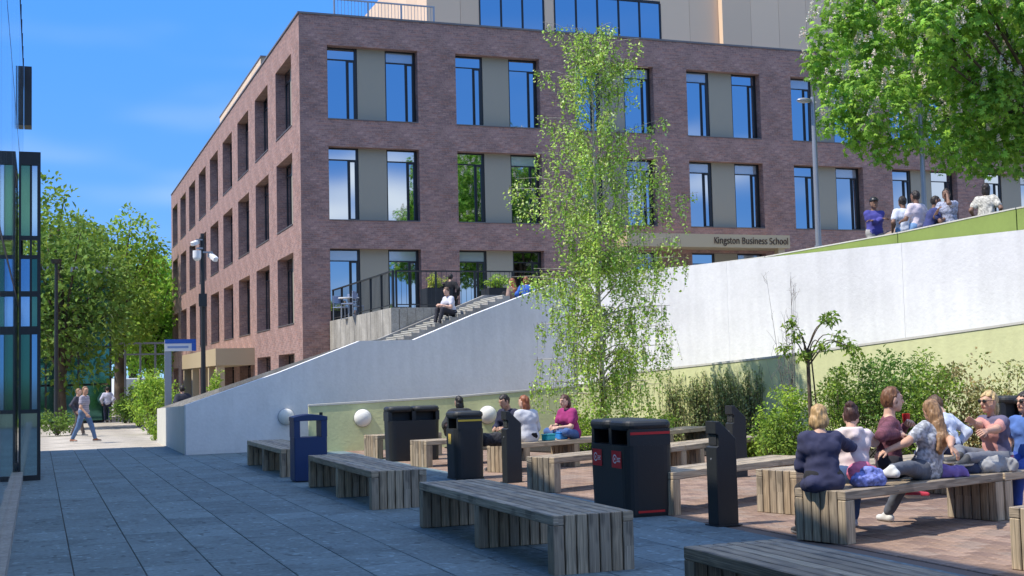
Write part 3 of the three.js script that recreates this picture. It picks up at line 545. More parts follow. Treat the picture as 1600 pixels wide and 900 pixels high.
// ---------- terrace railing, planters, posts ----------
{
  const g = thing('terrace_railing', 'black upright-bar railing around the terrace corner above the retaining wall', 'railing'), y = DECK + 0.055;
  const run = (p, q, n) => { const bars = [], dx = q[0] - p[0], dz = q[1] - p[1], L = Math.hypot(dx, dz), a = -Math.atan2(dz, dx);
    const place = (geo) => geo.rotateY(a).translate(p[0], y, p[1]);
    for (let i = 0; i <= n; i++) part('post', [place(box(L * i / n - 0.025, L * i / n + 0.025, 0, 1.1, -0.035, 0.035))], M.darkSteel, g);
    part('top_rail', [place(box(-0.03, L + 0.03, 1.1, 1.14, -0.04, 0.04))], M.darkSteel, g); part('bottom_rail', [place(box(0.03, L - 0.03, 0.08, 0.11, -0.02, 0.02))], M.darkSteel, g);
    for (let s = 0.16; s < L; s += 0.16) bars.push(place(box(s - 0.005, s + 0.005, 0.11, 1.1, -0.005, 0.005))); part('bars', bars, M.darkSteel, g).userData.kind = 'stuff'; };
  run([10.1, -45.8], [10.1, -37.42], 6); run([10.2, -37.42], [16.5, -37.42], 5);
}
function planter(label, x, z, w) { const g = thing('planter', label, 'planter', [x, DECK, z], 0, 'dark planters on the terrace'); part('trough', [box(-w / 2, w / 2, 0, 0.75, -0.4, 0.4)], M.darkSteel, g); part('soil', [box(-w / 2 + 0.04, w / 2 - 0.04, 0.751, 0.77, -0.36, 0.36)], M.soil, g); return g; }
const PL = [[onZ(682, 460, -39.2).x, -39.2, 0.85], [onZ(776, 455, -39.2).x, -39.2, 0.8]];
PL.forEach(([x, z, w], i) => planter(i ? 'dark planter with a clipped bright green shrub beside the seated pair' : 'dark planter with a yellow-green shrub on the terrace above the stairs', x, z, w));
{
  const p = onZ(318, 600, -40.6), g = thing('camera_post', 'tall black post carrying white security cameras behind the stairs', 'camera post', [p.x, gy(p.z), p.z]), top = onZ(318, 365, -40.6).y - gy(p.z);
  part('pole', [metric(cyl(0.08, 0.06, top, 14))], M.darkSteel, g);
  const dome = sub('dome_camera', g); part('housing', [metric(cyl(0.13, 0.13, 0.2, 14).translate(-0.18, top - 0.75, 0.1)), metric(new THREE.SphereGeometry(0.13, 14, 8).translate(-0.18, top - 0.75, 0.1))], M.signWhite, dome); part('bracket', [box(-0.2, 0.0, top - 0.5, top - 0.45, 0.06, 0.14)], M.galv, dome);
  const bul = sub('bullet_camera', g); part('housing', [metric(cbox(0.16, 0.15, 0.4, 0.02).rotateX(0.5).rotateY(0.5).translate(0.3, top - 0.75, 0.12))], M.signWhite, bul); part('bracket', [box(0.0, 0.3, top - 0.62, top - 0.57, 0.04, 0.1)], M.galv, bul);
  const b2 = sub('bullet_camera', g); part('housing', [metric(cbox(0.14, 0.13, 0.36, 0.02).rotateX(0.3).rotateY(-0.7).translate(-0.22, top - 0.3, 0.05))], M.signWhite, b2); part('bracket', [box(-0.2, 0.0, top - 0.22, top - 0.18, 0.0, 0.06)], M.galv, b2);
  part('junction_box', [box(-0.14, 0.1, top - 2.3, top - 1.9, 0.08, 0.22)], M.darkSteel, g);
}
function lampPost(label, u, vTop, depth, r) {
  const p = atDepth(u, 380, depth), top = atDepth(u, vTop, depth).y, g = thing('lamp_post', label, 'lamp post', [p.x, DECK, p.z], 0, 'tall grey lamp posts on the upper terrace');
  part('pole', [metric(cyl(r, r * 0.72, top - DECK, 14))], M.galv, g); part('base_sleeve', [metric(cyl(r * 1.35, r * 1.3, 0.9, 14))], M.galv, g);
  const h = sub('lamp_head', g); part('arm', [box(-0.35, 0, top - DECK - 0.1, top - DECK - 0.06, -0.03, 0.03)], M.galv, h); part('luminaire', [metric(new THREE.SphereGeometry(0.2, 16, 10).scale(1, 0.32, 0.6).translate(-0.25, top - DECK - 0.1, 0))], M.galv, h);
}
lampPost('tall grey lamp post in front of the brick front, left of the chestnut crown', 1279, 148, 31, 0.075);
lampPost('grey lamp post under the chestnut crown among the standing people', 1447, 150, 31, 0.07);
{
  const z = -41.2, p = onZ(263, 660, z), top = onZ(263, 531, z).y - gy(z), g = thing('totem_sign', 'white totem post with a blue and white blade sign by the stairs end', 'sign', [p.x, gy(z), z]);
  part('post', [box(-0.1, 0.1, 0, top, -0.06, 0.06)], M.galv, g);
  part('sign_blade', [box(-0.1, 0.85, top - 0.36, top, 0.062, 0.09)], M.signWhite, g); part('blue_header', [box(-0.1, 0.85, top - 0.12, top + 0.012, 0.092, 0.1)], M.signBlue, g); part('blue_end', [box(0.72, 0.85, top - 0.36, top - 0.122, 0.092, 0.1)], M.signBlue, g);
  part('text_band', [box(-0.02, 0.62, top - 0.27, top - 0.2, 0.091, 0.094)], mat(lin(0.25, 0.35, 0.6), 0.6), g);
}
{
  const z = -52, p = onZ(88, 640, z), g = thing('street_lamp', 'slim black street lamp in front of the dark tree by the path', 'lamp post', [p.x, gy(z), z]), top = onZ(88, 412, z).y - gy(z);
  part('pole', [metric(cyl(0.09, 0.06, top, 12))], M.darkSteel, g); part('lamp_head', [metric(cyl(0.16, 0.22, 0.16, 14).translate(0, top, 0))], M.darkSteel, g);
}
{
  // low glass pavilion at the end of the path
  const z = -66, xr = onZ(176, 600, z).x, g = thing('glass_pavilion', 'far glass pavilion with an overhanging flat roof among the trees', 'building', [0, gy(z), z]), h = 7.3;
  part('roof', [box(-10, xr + 0.25, h, h + 0.28, -12, 0.9)], M.galv, g);
  part('core', [box(-9.8, xr - 0.5, 0, h, -11.5, -0.4)], M.interior, g);
  for (let x = xr - 0.1, i = 0; x > -9; x -= 1.5, i++) { part('mullion', [box(x - 0.05, x + 0.05, 0, h, -0.12, 0.02)], M.frame, g); for (let s = 0; s < 4; s++) part('pane', [box(x - 1.45, x - 0.05, s * 1.8 + 0.1, s * 1.8 + 1.8, -0.07, -0.04)], M.teal ||= new THREE.MeshPhysicalMaterial({ color: lin(0.06, 0.17, 0.14), metalness: 0.8, roughness: 0.05 }), g); part('transom', [box(x - 1.45, x - 0.05, 3.7 - 0.05, 3.7 + 0.05, -0.02, 0.02)], M.frame, g); }
  for (let k = 0; k < 4; k++) part('side_pane', [box(xr - 0.08, xr - 0.05, 0.1, h - 0.05, -3 * k - 3, -3 * k - 0.1)], M.teal, g);
}
{
  // parked van far along the path
  const p = onZ(222, 600, -104), g = thing('parked_van', 'white delivery van parked far behind the shrubs', 'van', [p.x, gy(-104), -104], 0.25);
  const s = new THREE.Shape(); s.moveTo(-2.4, 0.35); s.lineTo(2.3, 0.35); s.lineTo(2.45, 1.0); s.lineTo(1.95, 1.25); s.lineTo(1.35, 2.15); s.lineTo(1.1, 2.3); s.lineTo(-2.4, 2.3);
  part('body', [new THREE.ExtrudeGeometry(s, { depth: 1.7, bevelEnabled: true, bevelSize: 0.08, bevelThickness: 0.08, bevelSegments: 2 }).translate(0, 0, -0.85)], mat(lin(0.75, 0.76, 0.78), 0.35), g);
  const w = new THREE.Shape(); w.moveTo(0.5, 1.3); w.lineTo(1.75, 1.3); w.lineTo(1.3, 1.95); w.lineTo(0.5, 1.95); for (const z of [-0.96, 0.94]) part('side_window', [new THREE.ExtrudeGeometry(w, { depth: 0.02, bevelEnabled: false }).translate(0, 0, z)], M.black, g);
  for (const x of [-1.5, 1.5]) for (const z of [-0.85, 0.85]) { const wh = sub('wheel', g); part('tyre', [new THREE.CylinderGeometry(0.36, 0.36, 0.22, 18).rotateX(Math.PI / 2).translate(x, 0.36, z)], M.black, wh); part('rim', [new THREE.CylinderGeometry(0.2, 0.2, 0.235, 12).rotateX(Math.PI / 2).translate(x, 0.36, z)], M.galv, wh); }
}
{
  const z = -84, a = onZ(172, 537, z), c = onZ(266, 537, z), g = thing('footbridge_rail', 'grey footbridge railing crossing behind the shrubs', 'railing', [0, 0, z]), y = a.y;
  part('rail', [box(a.x, c.x, y - 0.06, y + 0.06, -0.05, 0.05)], M.galv, g); part('lower_rail', [box(a.x, c.x, y - 0.75, y - 0.65, -0.05, 0.05)], M.galv, g);
  for (let i = 0; i <= 4; i++) { const x = a.x + (c.x - a.x) * i / 4; part('post', [box(x - 0.06, x + 0.06, gy(z) - 0.1, y + 0.02, -0.16, -0.051)], M.galv, g); }
}

{
  const G = 'metal chairs on the terrace', chair = (label, x, z, turn) => {
    const g = thing('terrace_chair', label, 'chair', [x, DECK, z], turn, G), m = M.chair ||= mat(lin(0.22, 0.28, 0.42), 0.5);
    part('seat', [cbox(0.42, 0.03, 0.42, 0.01).translate(0, 0.45, 0)], m, g); part('backrest', [cbox(0.42, 0.26, 0.03, 0.01).translate(0, 0.74, -0.2)], m, g);
    for (const sx of [-1, 1]) for (const sz of [-1, 1]) part('leg', [metric(cyl(0.013, 0.013, sz < 0 ? 0.86 : 0.44, 8).translate(sx * 0.19, 0, sz * 0.19))], M.galv, g);
  };
  const at2 = (u, z) => onZ(u, 480, z).x;
  chair('blue metal chair on the terrace in front of the glazed door', at2(533, -44.2), -44.2, 0.6); chair('blue metal chair on the terrace beside the first pier', at2(556, -43.4), -43.4, 2.4); chair('blue metal chair turned away near the terrace railing', at2(545, -42.0), -42.0, 4.2);
  const t = thing('terrace_table', 'round pale table among the blue terrace chairs', 'table', [at2(545, -43.2), DECK, -43.2]);
  part('table_top', [metric(cyl(0.36, 0.36, 0.03, 24).translate(0, 0.71, 0))], M.signWhite, t); part('pedestal', [metric(cyl(0.03, 0.03, 0.71, 12))], M.galv, t); part('base', [metric(cyl(0.22, 0.22, 0.02, 20))], M.galv, t);
}

// ---------- vegetation ----------
class Leaves {
  constructor() { this.P = []; this.N = []; this.C = []; this.I = []; this.n = 0; }
  // one leaf: base p, along unit vector d, width across unit vector s, folded along its midrib
  add(p, d, s, len, wid, c, fold = 0.25) {
    const nx = d.y * s.z - d.z * s.y, ny = d.z * s.x - d.x * s.z, nz = d.x * s.y - d.y * s.x, k = 0.45, f = wid * fold;
    const q = (t, w, o) => this.P.push(p.x + d.x * len * t + s.x * wid * w + nx * o, p.y + d.y * len * t + s.y * wid * w + ny * o, p.z + d.z * len * t + s.z * wid * w + nz * o);
    q(0, 0, 0); q(k, -0.5, f); q(1, 0, 0); q(k, 0.5, f);
    for (const e of [0, -0.45, 0, 0.45]) { const ax = nx + s.x * e * -1, ay = ny + s.y * e * -1, az = nz + s.z * e * -1, l = Math.hypot(ax, ay, az) || 1; this.N.push(ax / l, ay / l, az / l); this.C.push(c[0], c[1], c[2]); }
    this.I.push(this.n, this.n + 1, this.n + 2, this.n, this.n + 2, this.n + 3); this.n += 4;
  }
  geo() { const g = new THREE.BufferGeometry(); g.setAttribute('position', new THREE.Float32BufferAttribute(this.P, 3)); g.setAttribute('normal', new THREE.Float32BufferAttribute(this.N, 3)); g.setAttribute('color', new THREE.Float32BufferAttribute(this.C, 3)); g.setIndex(this.I); return g; }
}
const leafMat = (tr = 0.35) => new THREE.MeshPhysicalMaterial({ color: 0xffffff, vertexColors: true, roughness: 0.6, side: THREE.DoubleSide, transmission: tr, thickness: 0, specularIntensity: 0.4 });
M.leaf = leafMat(0.42); M.leaf.color.setRGB(1.65, 1.6, 1.5); M.leaf.roughness = 0.9; M.blossom = mat(0xffffff, 0.8, { vertexColors: true, side: THREE.DoubleSide });
const rdir = () => { const z = rr(-1, 1), a = rr(0, 6.2832), r = Math.sqrt(1 - z * z); return V3(r * Math.cos(a), z, r * Math.sin(a)); };
const tone = (c, v = 0.25) => { const k = 1 + rr(-v, v), h = rr(-0.12, 0.12); return [c[0] * k * (1 + h), c[1] * k, c[2] * k * (1 - h)]; };
const across = (d) => { const s = V3(0, 1, 0).cross(d); if (s.lengthSq() < 1e-4) s.set(1, 0, 0); s.normalize(); return s.applyAxisAngle(d, rr(-1.2, 1.2)); };
// leaves spread over and inside a lumpy blob
function clump(L, c, r, n, size, pal, sq = 0.8, down = 0.25) {
  for (let i = 0; i < n; i++) {
    const d = rdir(), k = Math.pow(rnd(), 0.38), p = V3(c.x + d.x * r * k, c.y + d.y * r * k * sq, c.z + d.z * r * k);
    const o = d.clone().multiplyScalar(0.7).add(rdir().multiplyScalar(0.8)).add(V3(0, -down, 0)).normalize(), l = size * rr(0.7, 1.35);
    L.add(p, o, across(o), l, l * rr(0.45, 0.65), tone(pick(pal)));
  }
}
// broad tree: trunk, limbs, crown of clumps inside an ellipsoid
function tree(name, label, base, hgt, rx, ry, cy, o = {}) {
  const g = thing(name, label, 'tree', [base.x, base.y, base.z], 0, o.group), L = new Leaves(), limbs = [], n = o.clumps || 60, top = V3(0, cy, 0), tr = o.trunk || hgt * 0.03;
  limbs.push(taper([[0, -0.1, 0], [rr(-0.1, 0.1), hgt * 0.2, rr(-0.1, 0.1)], [rr(-0.2, 0.2), cy * 0.7, rr(-0.2, 0.2)], [rr(-0.3, 0.3), cy + ry * 0.5, rr(-0.3, 0.3)]], tr, tr * 0.25, 9));
  for (let i = 0; i < n; i++) {
    const d = rdir(), k = Math.pow(rnd(), 0.36), c = V3(d.x * rx * k, cy + d.y * ry * k, d.z * rx * k), r = (o.cr || 1) * rr(0.6, 1.25);
    if (o.keep && !o.keep(c)) continue;
    clump(L, c, r, Math.round((o.per || 110) * r * r), o.leaf || 0.28, o.pal || [[0.07, 0.12, 0.02]]);
    if (i % 3 === 0) limbs.push(taper([[0, cy - ry * rr(0.3, 0.9), 0], [c.x * 0.5, (cy - ry * 0.5 + c.y) / 2 + 0.2, c.z * 0.5], [c.x, c.y, c.z]], tr * 0.38, tr * 0.06, 5));
  }
  part('trunk', limbs, M.bark, g); part('crown', L.geo(), M.leaf, g); return g;
}
const GREEN = [[0.12, 0.20, 0.025], [0.14, 0.23, 0.03], [0.10, 0.17, 0.025], [0.17, 0.25, 0.035]], DEEP = [[0.075, 0.14, 0.022], [0.09, 0.16, 0.025], [0.11, 0.18, 0.03]], BRIGHT = [[0.21, 0.33, 0.04], [0.18, 0.29, 0.035], [0.25, 0.36, 0.05], [0.16, 0.26, 0.035]];
// trees behind the path
seed(101);
const at = (u, z) => { const p = onZ(u, 620, z); return V3(p.x, gy(z), z); };
const G1 = 'trees at the end of the path';
tree('broadleaf_tree', 'dark leafy tree beside the glass pavilion and slim street lamp', at(96, -57), 9.5, 2.5, 3.7, 5.3, { clumps: 75, per: 95, leaf: 0.26, pal: DEEP, group: G1 });
tree('broadleaf_tree', 'tall tree rising behind the narrow glazed lobby', at(72, -74), 13, 3.2, 4.6, 8.3, { clumps: 65, per: 75, leaf: 0.32, pal: GREEN, group: G1 });
tree('broadleaf_tree', 'mid green tree behind the pavilion roof', at(140, -82), 13, 3.4, 4.4, 8.0, { clumps: 65, per: 70, leaf: 0.34, pal: GREEN, group: G1 });
tree('broadleaf_tree', 'sunlit yellow-green tree with a feathery pointed top', at(188, -90), 15, 3.0, 5.2, 8.6, { clumps: 70, per: 70, leaf: 0.34, pal: [[0.17, 0.27, 0.035], [0.14, 0.23, 0.03], [0.2, 0.3, 0.045]], group: G1 });
tree('broadleaf_tree', 'bright rounded tree against the far end of the brick building', at(236, -96), 13, 3.6, 4.9, 6.9, { clumps: 120, per: 85, leaf: 0.34, pal: [[0.23, 0.4, 0.05], [0.19, 0.34, 0.045], [0.16, 0.28, 0.04]], group: G1 });
tree('broadleaf_tree', 'dark tree glimpsed between the bright tree and the brick building', at(262, -112), 15, 3.5, 5, 8, { clumps: 55, per: 55, leaf: 0.4, pal: DEEP, group: G1 });
tree('broadleaf_tree', 'deep green tree filling the gap below the yellow-green tree', at(206, -112), 13, 4, 5, 6.5, { clumps: 60, per: 55, leaf: 0.4, pal: DEEP, group: G1 });
tree('broadleaf_tree', 'far tree closing the view beyond the footbridge railing', at(120, -120), 15, 6, 6, 7.5, { clumps: 80, per: 50, leaf: 0.45, pal: DEEP, group: G1 });
// trees on the other side of the square, mirrored in the windows of the brick front
tree('tall_tree', 'tall dark tree across the square, mirrored in the brick building windows', V3(31.5, 0, -4), 21, 4.0, 7.5, 12.5, { clumps: 80, per: 40, leaf: 0.55, cr: 1.3, pal: DEEP });
tree('tall_tree', 'second tall dark tree across the square, mirrored in the windows', V3(38, 0, 6), 20, 4.5, 7, 11, { clumps: 70, per: 40, leaf: 0.55, cr: 1.3, pal: DEEP });

// shrubs: leaves on short stems
function shrub(name, label, x, y, z, rx, ry, o = {}) {
  const g = thing(name, label, o.category || 'shrub', [x, y, z], 0, o.group), L = new Leaves(), stems = [], n = o.n || 30;
  for (let i = 0; i < n; i++) { const d = rdir(), k = Math.pow(rnd(), 0.4), c = V3(d.x * rx * k, ry + d.y * ry * 0.92 * k, d.z * (o.rz || rx) * k); clump(L, c, (o.cr || 0.25) * rr(0.7, 1.2), o.per || 45, o.leaf || 0.07, o.pal || GREEN); if (i % 2) stems.push(taper([[rr(-0.1, 0.1) * rx, 0, rr(-0.1, 0.1)], [c.x * 0.6, c.y * 0.5, c.z * 0.6], [c.x, c.y, c.z]], 0.014, 0.004, 4)); }
  part('stem', stems, M.bark, g); part('foliage', L.geo(), M.leaf, g); return g;
}
{ const p = at(236, -47); shrub('path_shrub', 'large bright green shrub beside the path near the totem sign', p.x, p.y, p.z, 0.75, 1.15, { n: 45, cr: 0.32, per: 55, leaf: 0.12, pal: BRIGHT }); }
{ const p = at(218, -56); shrub('path_shrub', 'rounded green shrub further along the path', p.x, p.y, p.z, 0.8, 0.9, { n: 35, cr: 0.32, per: 45, leaf: 0.13, pal: GREEN }); }
{ const p = at(196, -63); shrub('path_shrub', 'dark low shrub at the path edge by the pavilion', p.x, p.y, p.z, 0.7, 0.6, { n: 25, cr: 0.3, per: 45, leaf: 0.13, pal: DEEP }); }
{ const p = at(242, -41.5); shrub('path_shrub', 'small pale green plant at the end of the stairs', p.x, p.y, p.z, 0.16, 0.4, { n: 14, cr: 0.14, per: 40, leaf: 0.07, pal: BRIGHT }); }
{ const p = at(338, -50); shrub('porch_climber', 'green climber at the porch columns of the brick building', p.x, p.y, p.z, 0.28, 1.2, { n: 30, cr: 0.2, per: 45, leaf: 0.1, pal: BRIGHT, category: 'climber' }); }
{ const p = at(274, -48); shrub('path_shrub', 'narrow green shrub behind the totem sign', p.x, p.y, p.z, 0.3, 0.9, { n: 20, cr: 0.2, per: 45, leaf: 0.1, pal: GREEN }); }
{ const p = at(100, -47); shrub('low_hedge', 'low dark hedge at the foot of the dark tree', p.x - 0.2, p.y, p.z - 2, 0.7, 0.45, { n: 25, cr: 0.25, per: 45, leaf: 0.1, pal: DEEP, category: 'hedge' }); }
PL.forEach(([x, z, w], i) => shrub('planter_shrub', i ? 'clipped bright green shrub in the terrace planter beside the seated pair' : 'loose yellow-green shrub in the terrace planter above the stairs', x, DECK + 0.76, z, w * 0.42, 0.24, { n: 16, cr: 0.14, per: 40, leaf: 0.08, rz: 0.34, pal: i ? BRIGHT : [[0.3, 0.33, 0.06], [0.22, 0.28, 0.05]] }));

// the young birch in front of the walls
{
  seed(55);
  const D = 27.2, b = atDepth(945, 668, D), base = V3(b.x, gy(b.z), b.z), g = thing('birch_tree', 'slender young birch with drooping twigs and small bright leaves', 'tree', [base.x, base.y, base.z]), L = new Leaves(), wood = [], twigs = [];
  const topP = atDepth(921, 48, D).sub(base), HT = topP.y, axis = new THREE.CatmullRomCurve3([V3(0, -0.1, 0), V3(-0.05, HT * 0.25, 0), V3(-0.1, HT * 0.5, 0.05), V3(topP.x * 0.7, HT * 0.8, topP.z * 0.7), topP]);
  wood.push(taper(axis.getPoints(8), 0.085, 0.008, 8, 24));
  const pal = [[0.28, 0.43, 0.075], [0.25, 0.39, 0.065], [0.33, 0.48, 0.1], [0.22, 0.34, 0.06], [0.45, 0.53, 0.24]];
  const reach = (t) => t < 0.14 ? 1.4 : t < 0.45 ? 1.75 : t < 0.62 ? 1.8 : t < 0.88 ? 1.45 - (t - 0.62) * 2.4 : 0.35 + 0.85 * (1 - t) / 0.12;
  const hang = (p, len) => { // a hanging twig with leaves on it
    const q = p.clone(), dx = rr(-0.25, 0.25), dz = rr(-0.25, 0.25), pts = [p.clone()], n = Math.max(3, Math.round(len / 0.045));
    for (let i = 0; i < n; i++) {
      q.add(V3(dx * 0.045, -0.045, dz * 0.045)); if (rnd() < 0.2) continue;
      const o = V3(rr(-1, 1), rr(-1.1, 0.1), rr(-1, 1)).normalize(), s = rr(0.045, 0.092); L.add(q.clone().add(V3(rr(-0.04, 0.04), 0, rr(-0.04, 0.04))), o, across(o), s, s * 0.72, tone(pick(pal), 0.3));
    }
    pts.push(V3((p.x + q.x) / 2 + dx * 0.05, (p.y + q.y) / 2, (p.z + q.z) / 2), q); twigs.push(taper(pts, 0.004, 0.0015, 3, 3));
  };
  for (let i = 0; i < 170; i++) {
    const t = 0.1 + 0.88 * Math.pow((i + rnd()) / 170, 0.9), p0 = axis.getPoint(t), a = i * 2.4 + rr(-0.5, 0.5), R = reach(t) * rr(0.35, 1.12), up = t > 0.75 ? rr(0.5, 1.1) : rr(0.15, 0.75);
    const p1 = p0.clone().add(V3(Math.cos(a) * R * 0.5, R * up * 0.7, Math.sin(a) * R * 0.5)), p2 = p0.clone().add(V3(Math.cos(a) * R, R * up * 0.75, Math.sin(a) * R));
    wood.push(taper([p0, p1, p2], 0.02 * (1.15 - t), 0.004, 4, 5));
    const c = new THREE.QuadraticBezierCurve3(p0, p1, p2), m = Math.round((t < 0.5 ? 9 : 6) + R * (t < 0.5 ? 14 : 11));
    for (let k = 0; k < m; k++) hang(c.getPoint(rr(0.25, 1)).add(V3(rr(-0.09, 0.09), rr(-0.05, 0.08), rr(-0.09, 0.09))), rr(0.15, t > 0.7 ? 0.4 : 0.75));
  }
  for (const [u, v] of [[1092, 300], [1040, 185], [815, 330], [868, 152], [1000, 88], [1045, 420]]) { const e = atDepth(u, v, D).sub(base), t = clamp(e.y / HT - 0.12, 0.1, 0.9), p0 = axis.getPoint(t), c = new THREE.QuadraticBezierCurve3(p0, V3((p0.x + e.x) / 2, e.y - 0.1, (p0.z + e.z) / 2), e); wood.push(taper(c.getPoints(4), 0.014, 0.003, 4, 6)); for (let k = 0; k < 26; k++) hang(c.getPoint(rr(0.35, 1)).add(V3(rr(-0.08, 0.08), rr(-0.06, 0.1), rr(-0.15, 0.15))), rr(0.1, 0.4)); }
  part('trunk', wood, M.birchBark, g); part('twigs', twigs, M.bark, g).userData.kind = 'stuff'; part('crown', L.geo(), M.leaf, g);
}
// horse chestnut on the upper terrace: five-fingered leaves and pale flower candles
{
  seed(66);
  const D = 33, t0 = atDepth(1690, 330, D), base = V3(t0.x, DECK, t0.z), g = thing('horse_chestnut', 'large horse chestnut in pale blossom overhanging the upper terrace', 'tree', [base.x, base.y, base.z]);
  const L = new Leaves(), B = new Leaves(), limbs = [], cen = atDepth(1640, 20, D).sub(base), pal = [[0.19, 0.35, 0.045], [0.155, 0.29, 0.04], [0.23, 0.4, 0.055], [0.13, 0.24, 0.035]];
  limbs.push(taper([[0, -0.1, 0], [0.1, 1.6, 0], [0, 3, 0], [cen.x * 0.5, cen.y + 1.5, cen.z * 0.5]], 0.32, 0.1, 12));
  const right = V3(1, 0, 0).applyQuaternion(camera.quaternion), inCrown = [];
  for (let i = 0; i < 330; i++) {
    const d = rdir(), k = Math.pow(rnd(), 0.3), c = V3(cen.x + d.x * 6.0 * k, cen.y + d.y * 4.1 * k, cen.z + d.z * 6.0 * k); if (c.y < cen.y - 3.5 - 0.3 * Math.sin(c.x * 2)) continue;
    inCrown.push(c); if (i % 5 === 0) limbs.push(taper([[0, rr(1.8, 3), 0], [c.x * 0.5, (2.4 + c.y) / 2 + 0.3, c.z * 0.5], [c.x, c.y, c.z]], 0.09, 0.015, 6));
  }
  for (const [u, v, dd] of [[1290, 60, 0], [1275, 100, 0.3], [1300, 130, 0.2], [1330, 170, 0], [1345, 215, 0.3], [1380, 235, 0.2], [1420, 215, 0], [1310, 25, 0.4], [1460, 200, 0.5], [1515, 225, 0], [1525, 250, 0.2], [1560, 235, 0.4], [1370, 190, -0.5], [1355, 130, -0.6], [1410, 150, -0.7], [1475, 120, -0.8], [1550, 150, -0.8], [1590, 200, -0.3], [1300, 190, 0], [1330, 10, 0]]) inCrown.push(atDepth(u, v, D + dd - 1.6).sub(base));
  for (const c of inCrown) {
    const R = rr(0.42, 0.8), n = Math.round(190 * R);
    for (let i = 0; i < n; i++) {
      const d = rdir(), q = c.clone().add(d.clone().multiplyScalar(R * Math.pow(rnd(), 0.4))), ax = d.clone().multiplyScalar(0.6).add(V3(0, 0.5, 0)).add(rdir().multiplyScalar(0.5)).normalize(), s0 = across(ax), m = 5 + (rnd() < 0.5 ? 2 : 0), col = tone(pick(pal)), len = rr(0.1, 0.17);
      for (let k = 0; k < m; k++) { const o = s0.clone().applyAxisAngle(ax, (k - (m - 1) / 2) * 0.78).addScaledVector(ax, -0.35).add(V3(0, -0.22, 0)).normalize(), w = ax.clone().cross(o).normalize(), l = len * (1 - 0.07 * Math.abs(k - (m - 1) / 2)); L.add(q, o, w, l, l * 0.42, col, 0.15); }
    }
    for (let j = 0; j < 8; j++) { const d = rdir(); d.y = Math.abs(d.y) * 0.6; d.normalize(); const q = c.clone().addScaledVector(d, R * 0.95), hgt = rr(0.16, 0.28); for (let k = 0; k < 34; k++) { const t = rnd(), o = rdir(), s = 0.042; B.add(q.clone().add(V3(o.x * 0.045 * (1.1 - t), t * hgt, o.z * 0.045 * (1.1 - t))), o, across(o), s, s, pick([[0.85, 0.8, 0.68], [0.82, 0.64, 0.56], [0.85, 0.83, 0.7]])); } }
  }
  part('trunk', limbs, M.bark, g); part('crown', L.geo(), M.leaf, g); part('blossom', B.geo(), M.blossom, g);
}
// planting in front of the green wall
seed(88);
const bed = (u, dep) => { const p = atDepth(u, 640, dep); return [p.x, gy(p.z) + 0.02, p.z]; };
const G2 = 'shrubs in the planting bed along the green wall';
[[945, 27.4, 0.75, 0.42, BRIGHT, 'low leafy shrub around the foot of the birch'], [1000, 27.0, 0.7, 0.5, BRIGHT, 'bright shrub between the birch and the climbing plants'], [900, 27.8, 0.55, 0.45, GREEN, 'shrub behind the woman in the magenta shirt'],
 [1225, 21.8, 0.42, 0.75, BRIGHT, 'upright bright green shrub beside the navy jacket woman'], [1215, 21.4, 0.4, 0.45, GREEN, 'low shrub at the bench end near the upright shrub'], [1310, 21.5, 0.7, 0.85, GREEN, 'dense green shrub behind the girl with the bun'], [1385, 21.2, 0.75, 0.98, [[0.06, 0.13, 0.025], [0.08, 0.16, 0.03], [0.1, 0.18, 0.03]], 'tall dense shrub behind the man in the maroon shirt'],
 [1450, 20.9, 0.7, 0.95, GREEN, 'dense shrub behind the long-haired woman'], [1520, 20.7, 0.7, 0.95, [[0.2, 0.17, 0.06], [0.12, 0.16, 0.04], [0.24, 0.2, 0.1]], 'brownish dry shrub behind the woman in sunglasses'], [1585, 20.4, 0.65, 0.9, [[0.22, 0.22, 0.1], [0.14, 0.18, 0.05]], 'pale olive shrub at the end of the planting bed'],
 [1160, 23.0, 0.5, 0.22, BRIGHT, 'low bright ground plant behind the slanted bollard'], [1340, 22.2, 0.6, 1.0, DEEP, 'dark shrub close to the green wall'], [1430, 22.0, 0.6, 1.05, DEEP, 'dark twiggy shrub close to the green wall behind the dense shrubs']]
  .forEach(([u, d, rx, ry, pal, label]) => { const [x, y, z] = bed(u, d); shrub('bed_shrub', label, x, y, z, rx, ry, { n: Math.round(26 + rx * ry * 50), cr: 0.2, per: 55, leaf: 0.06, pal, group: G2 }); });
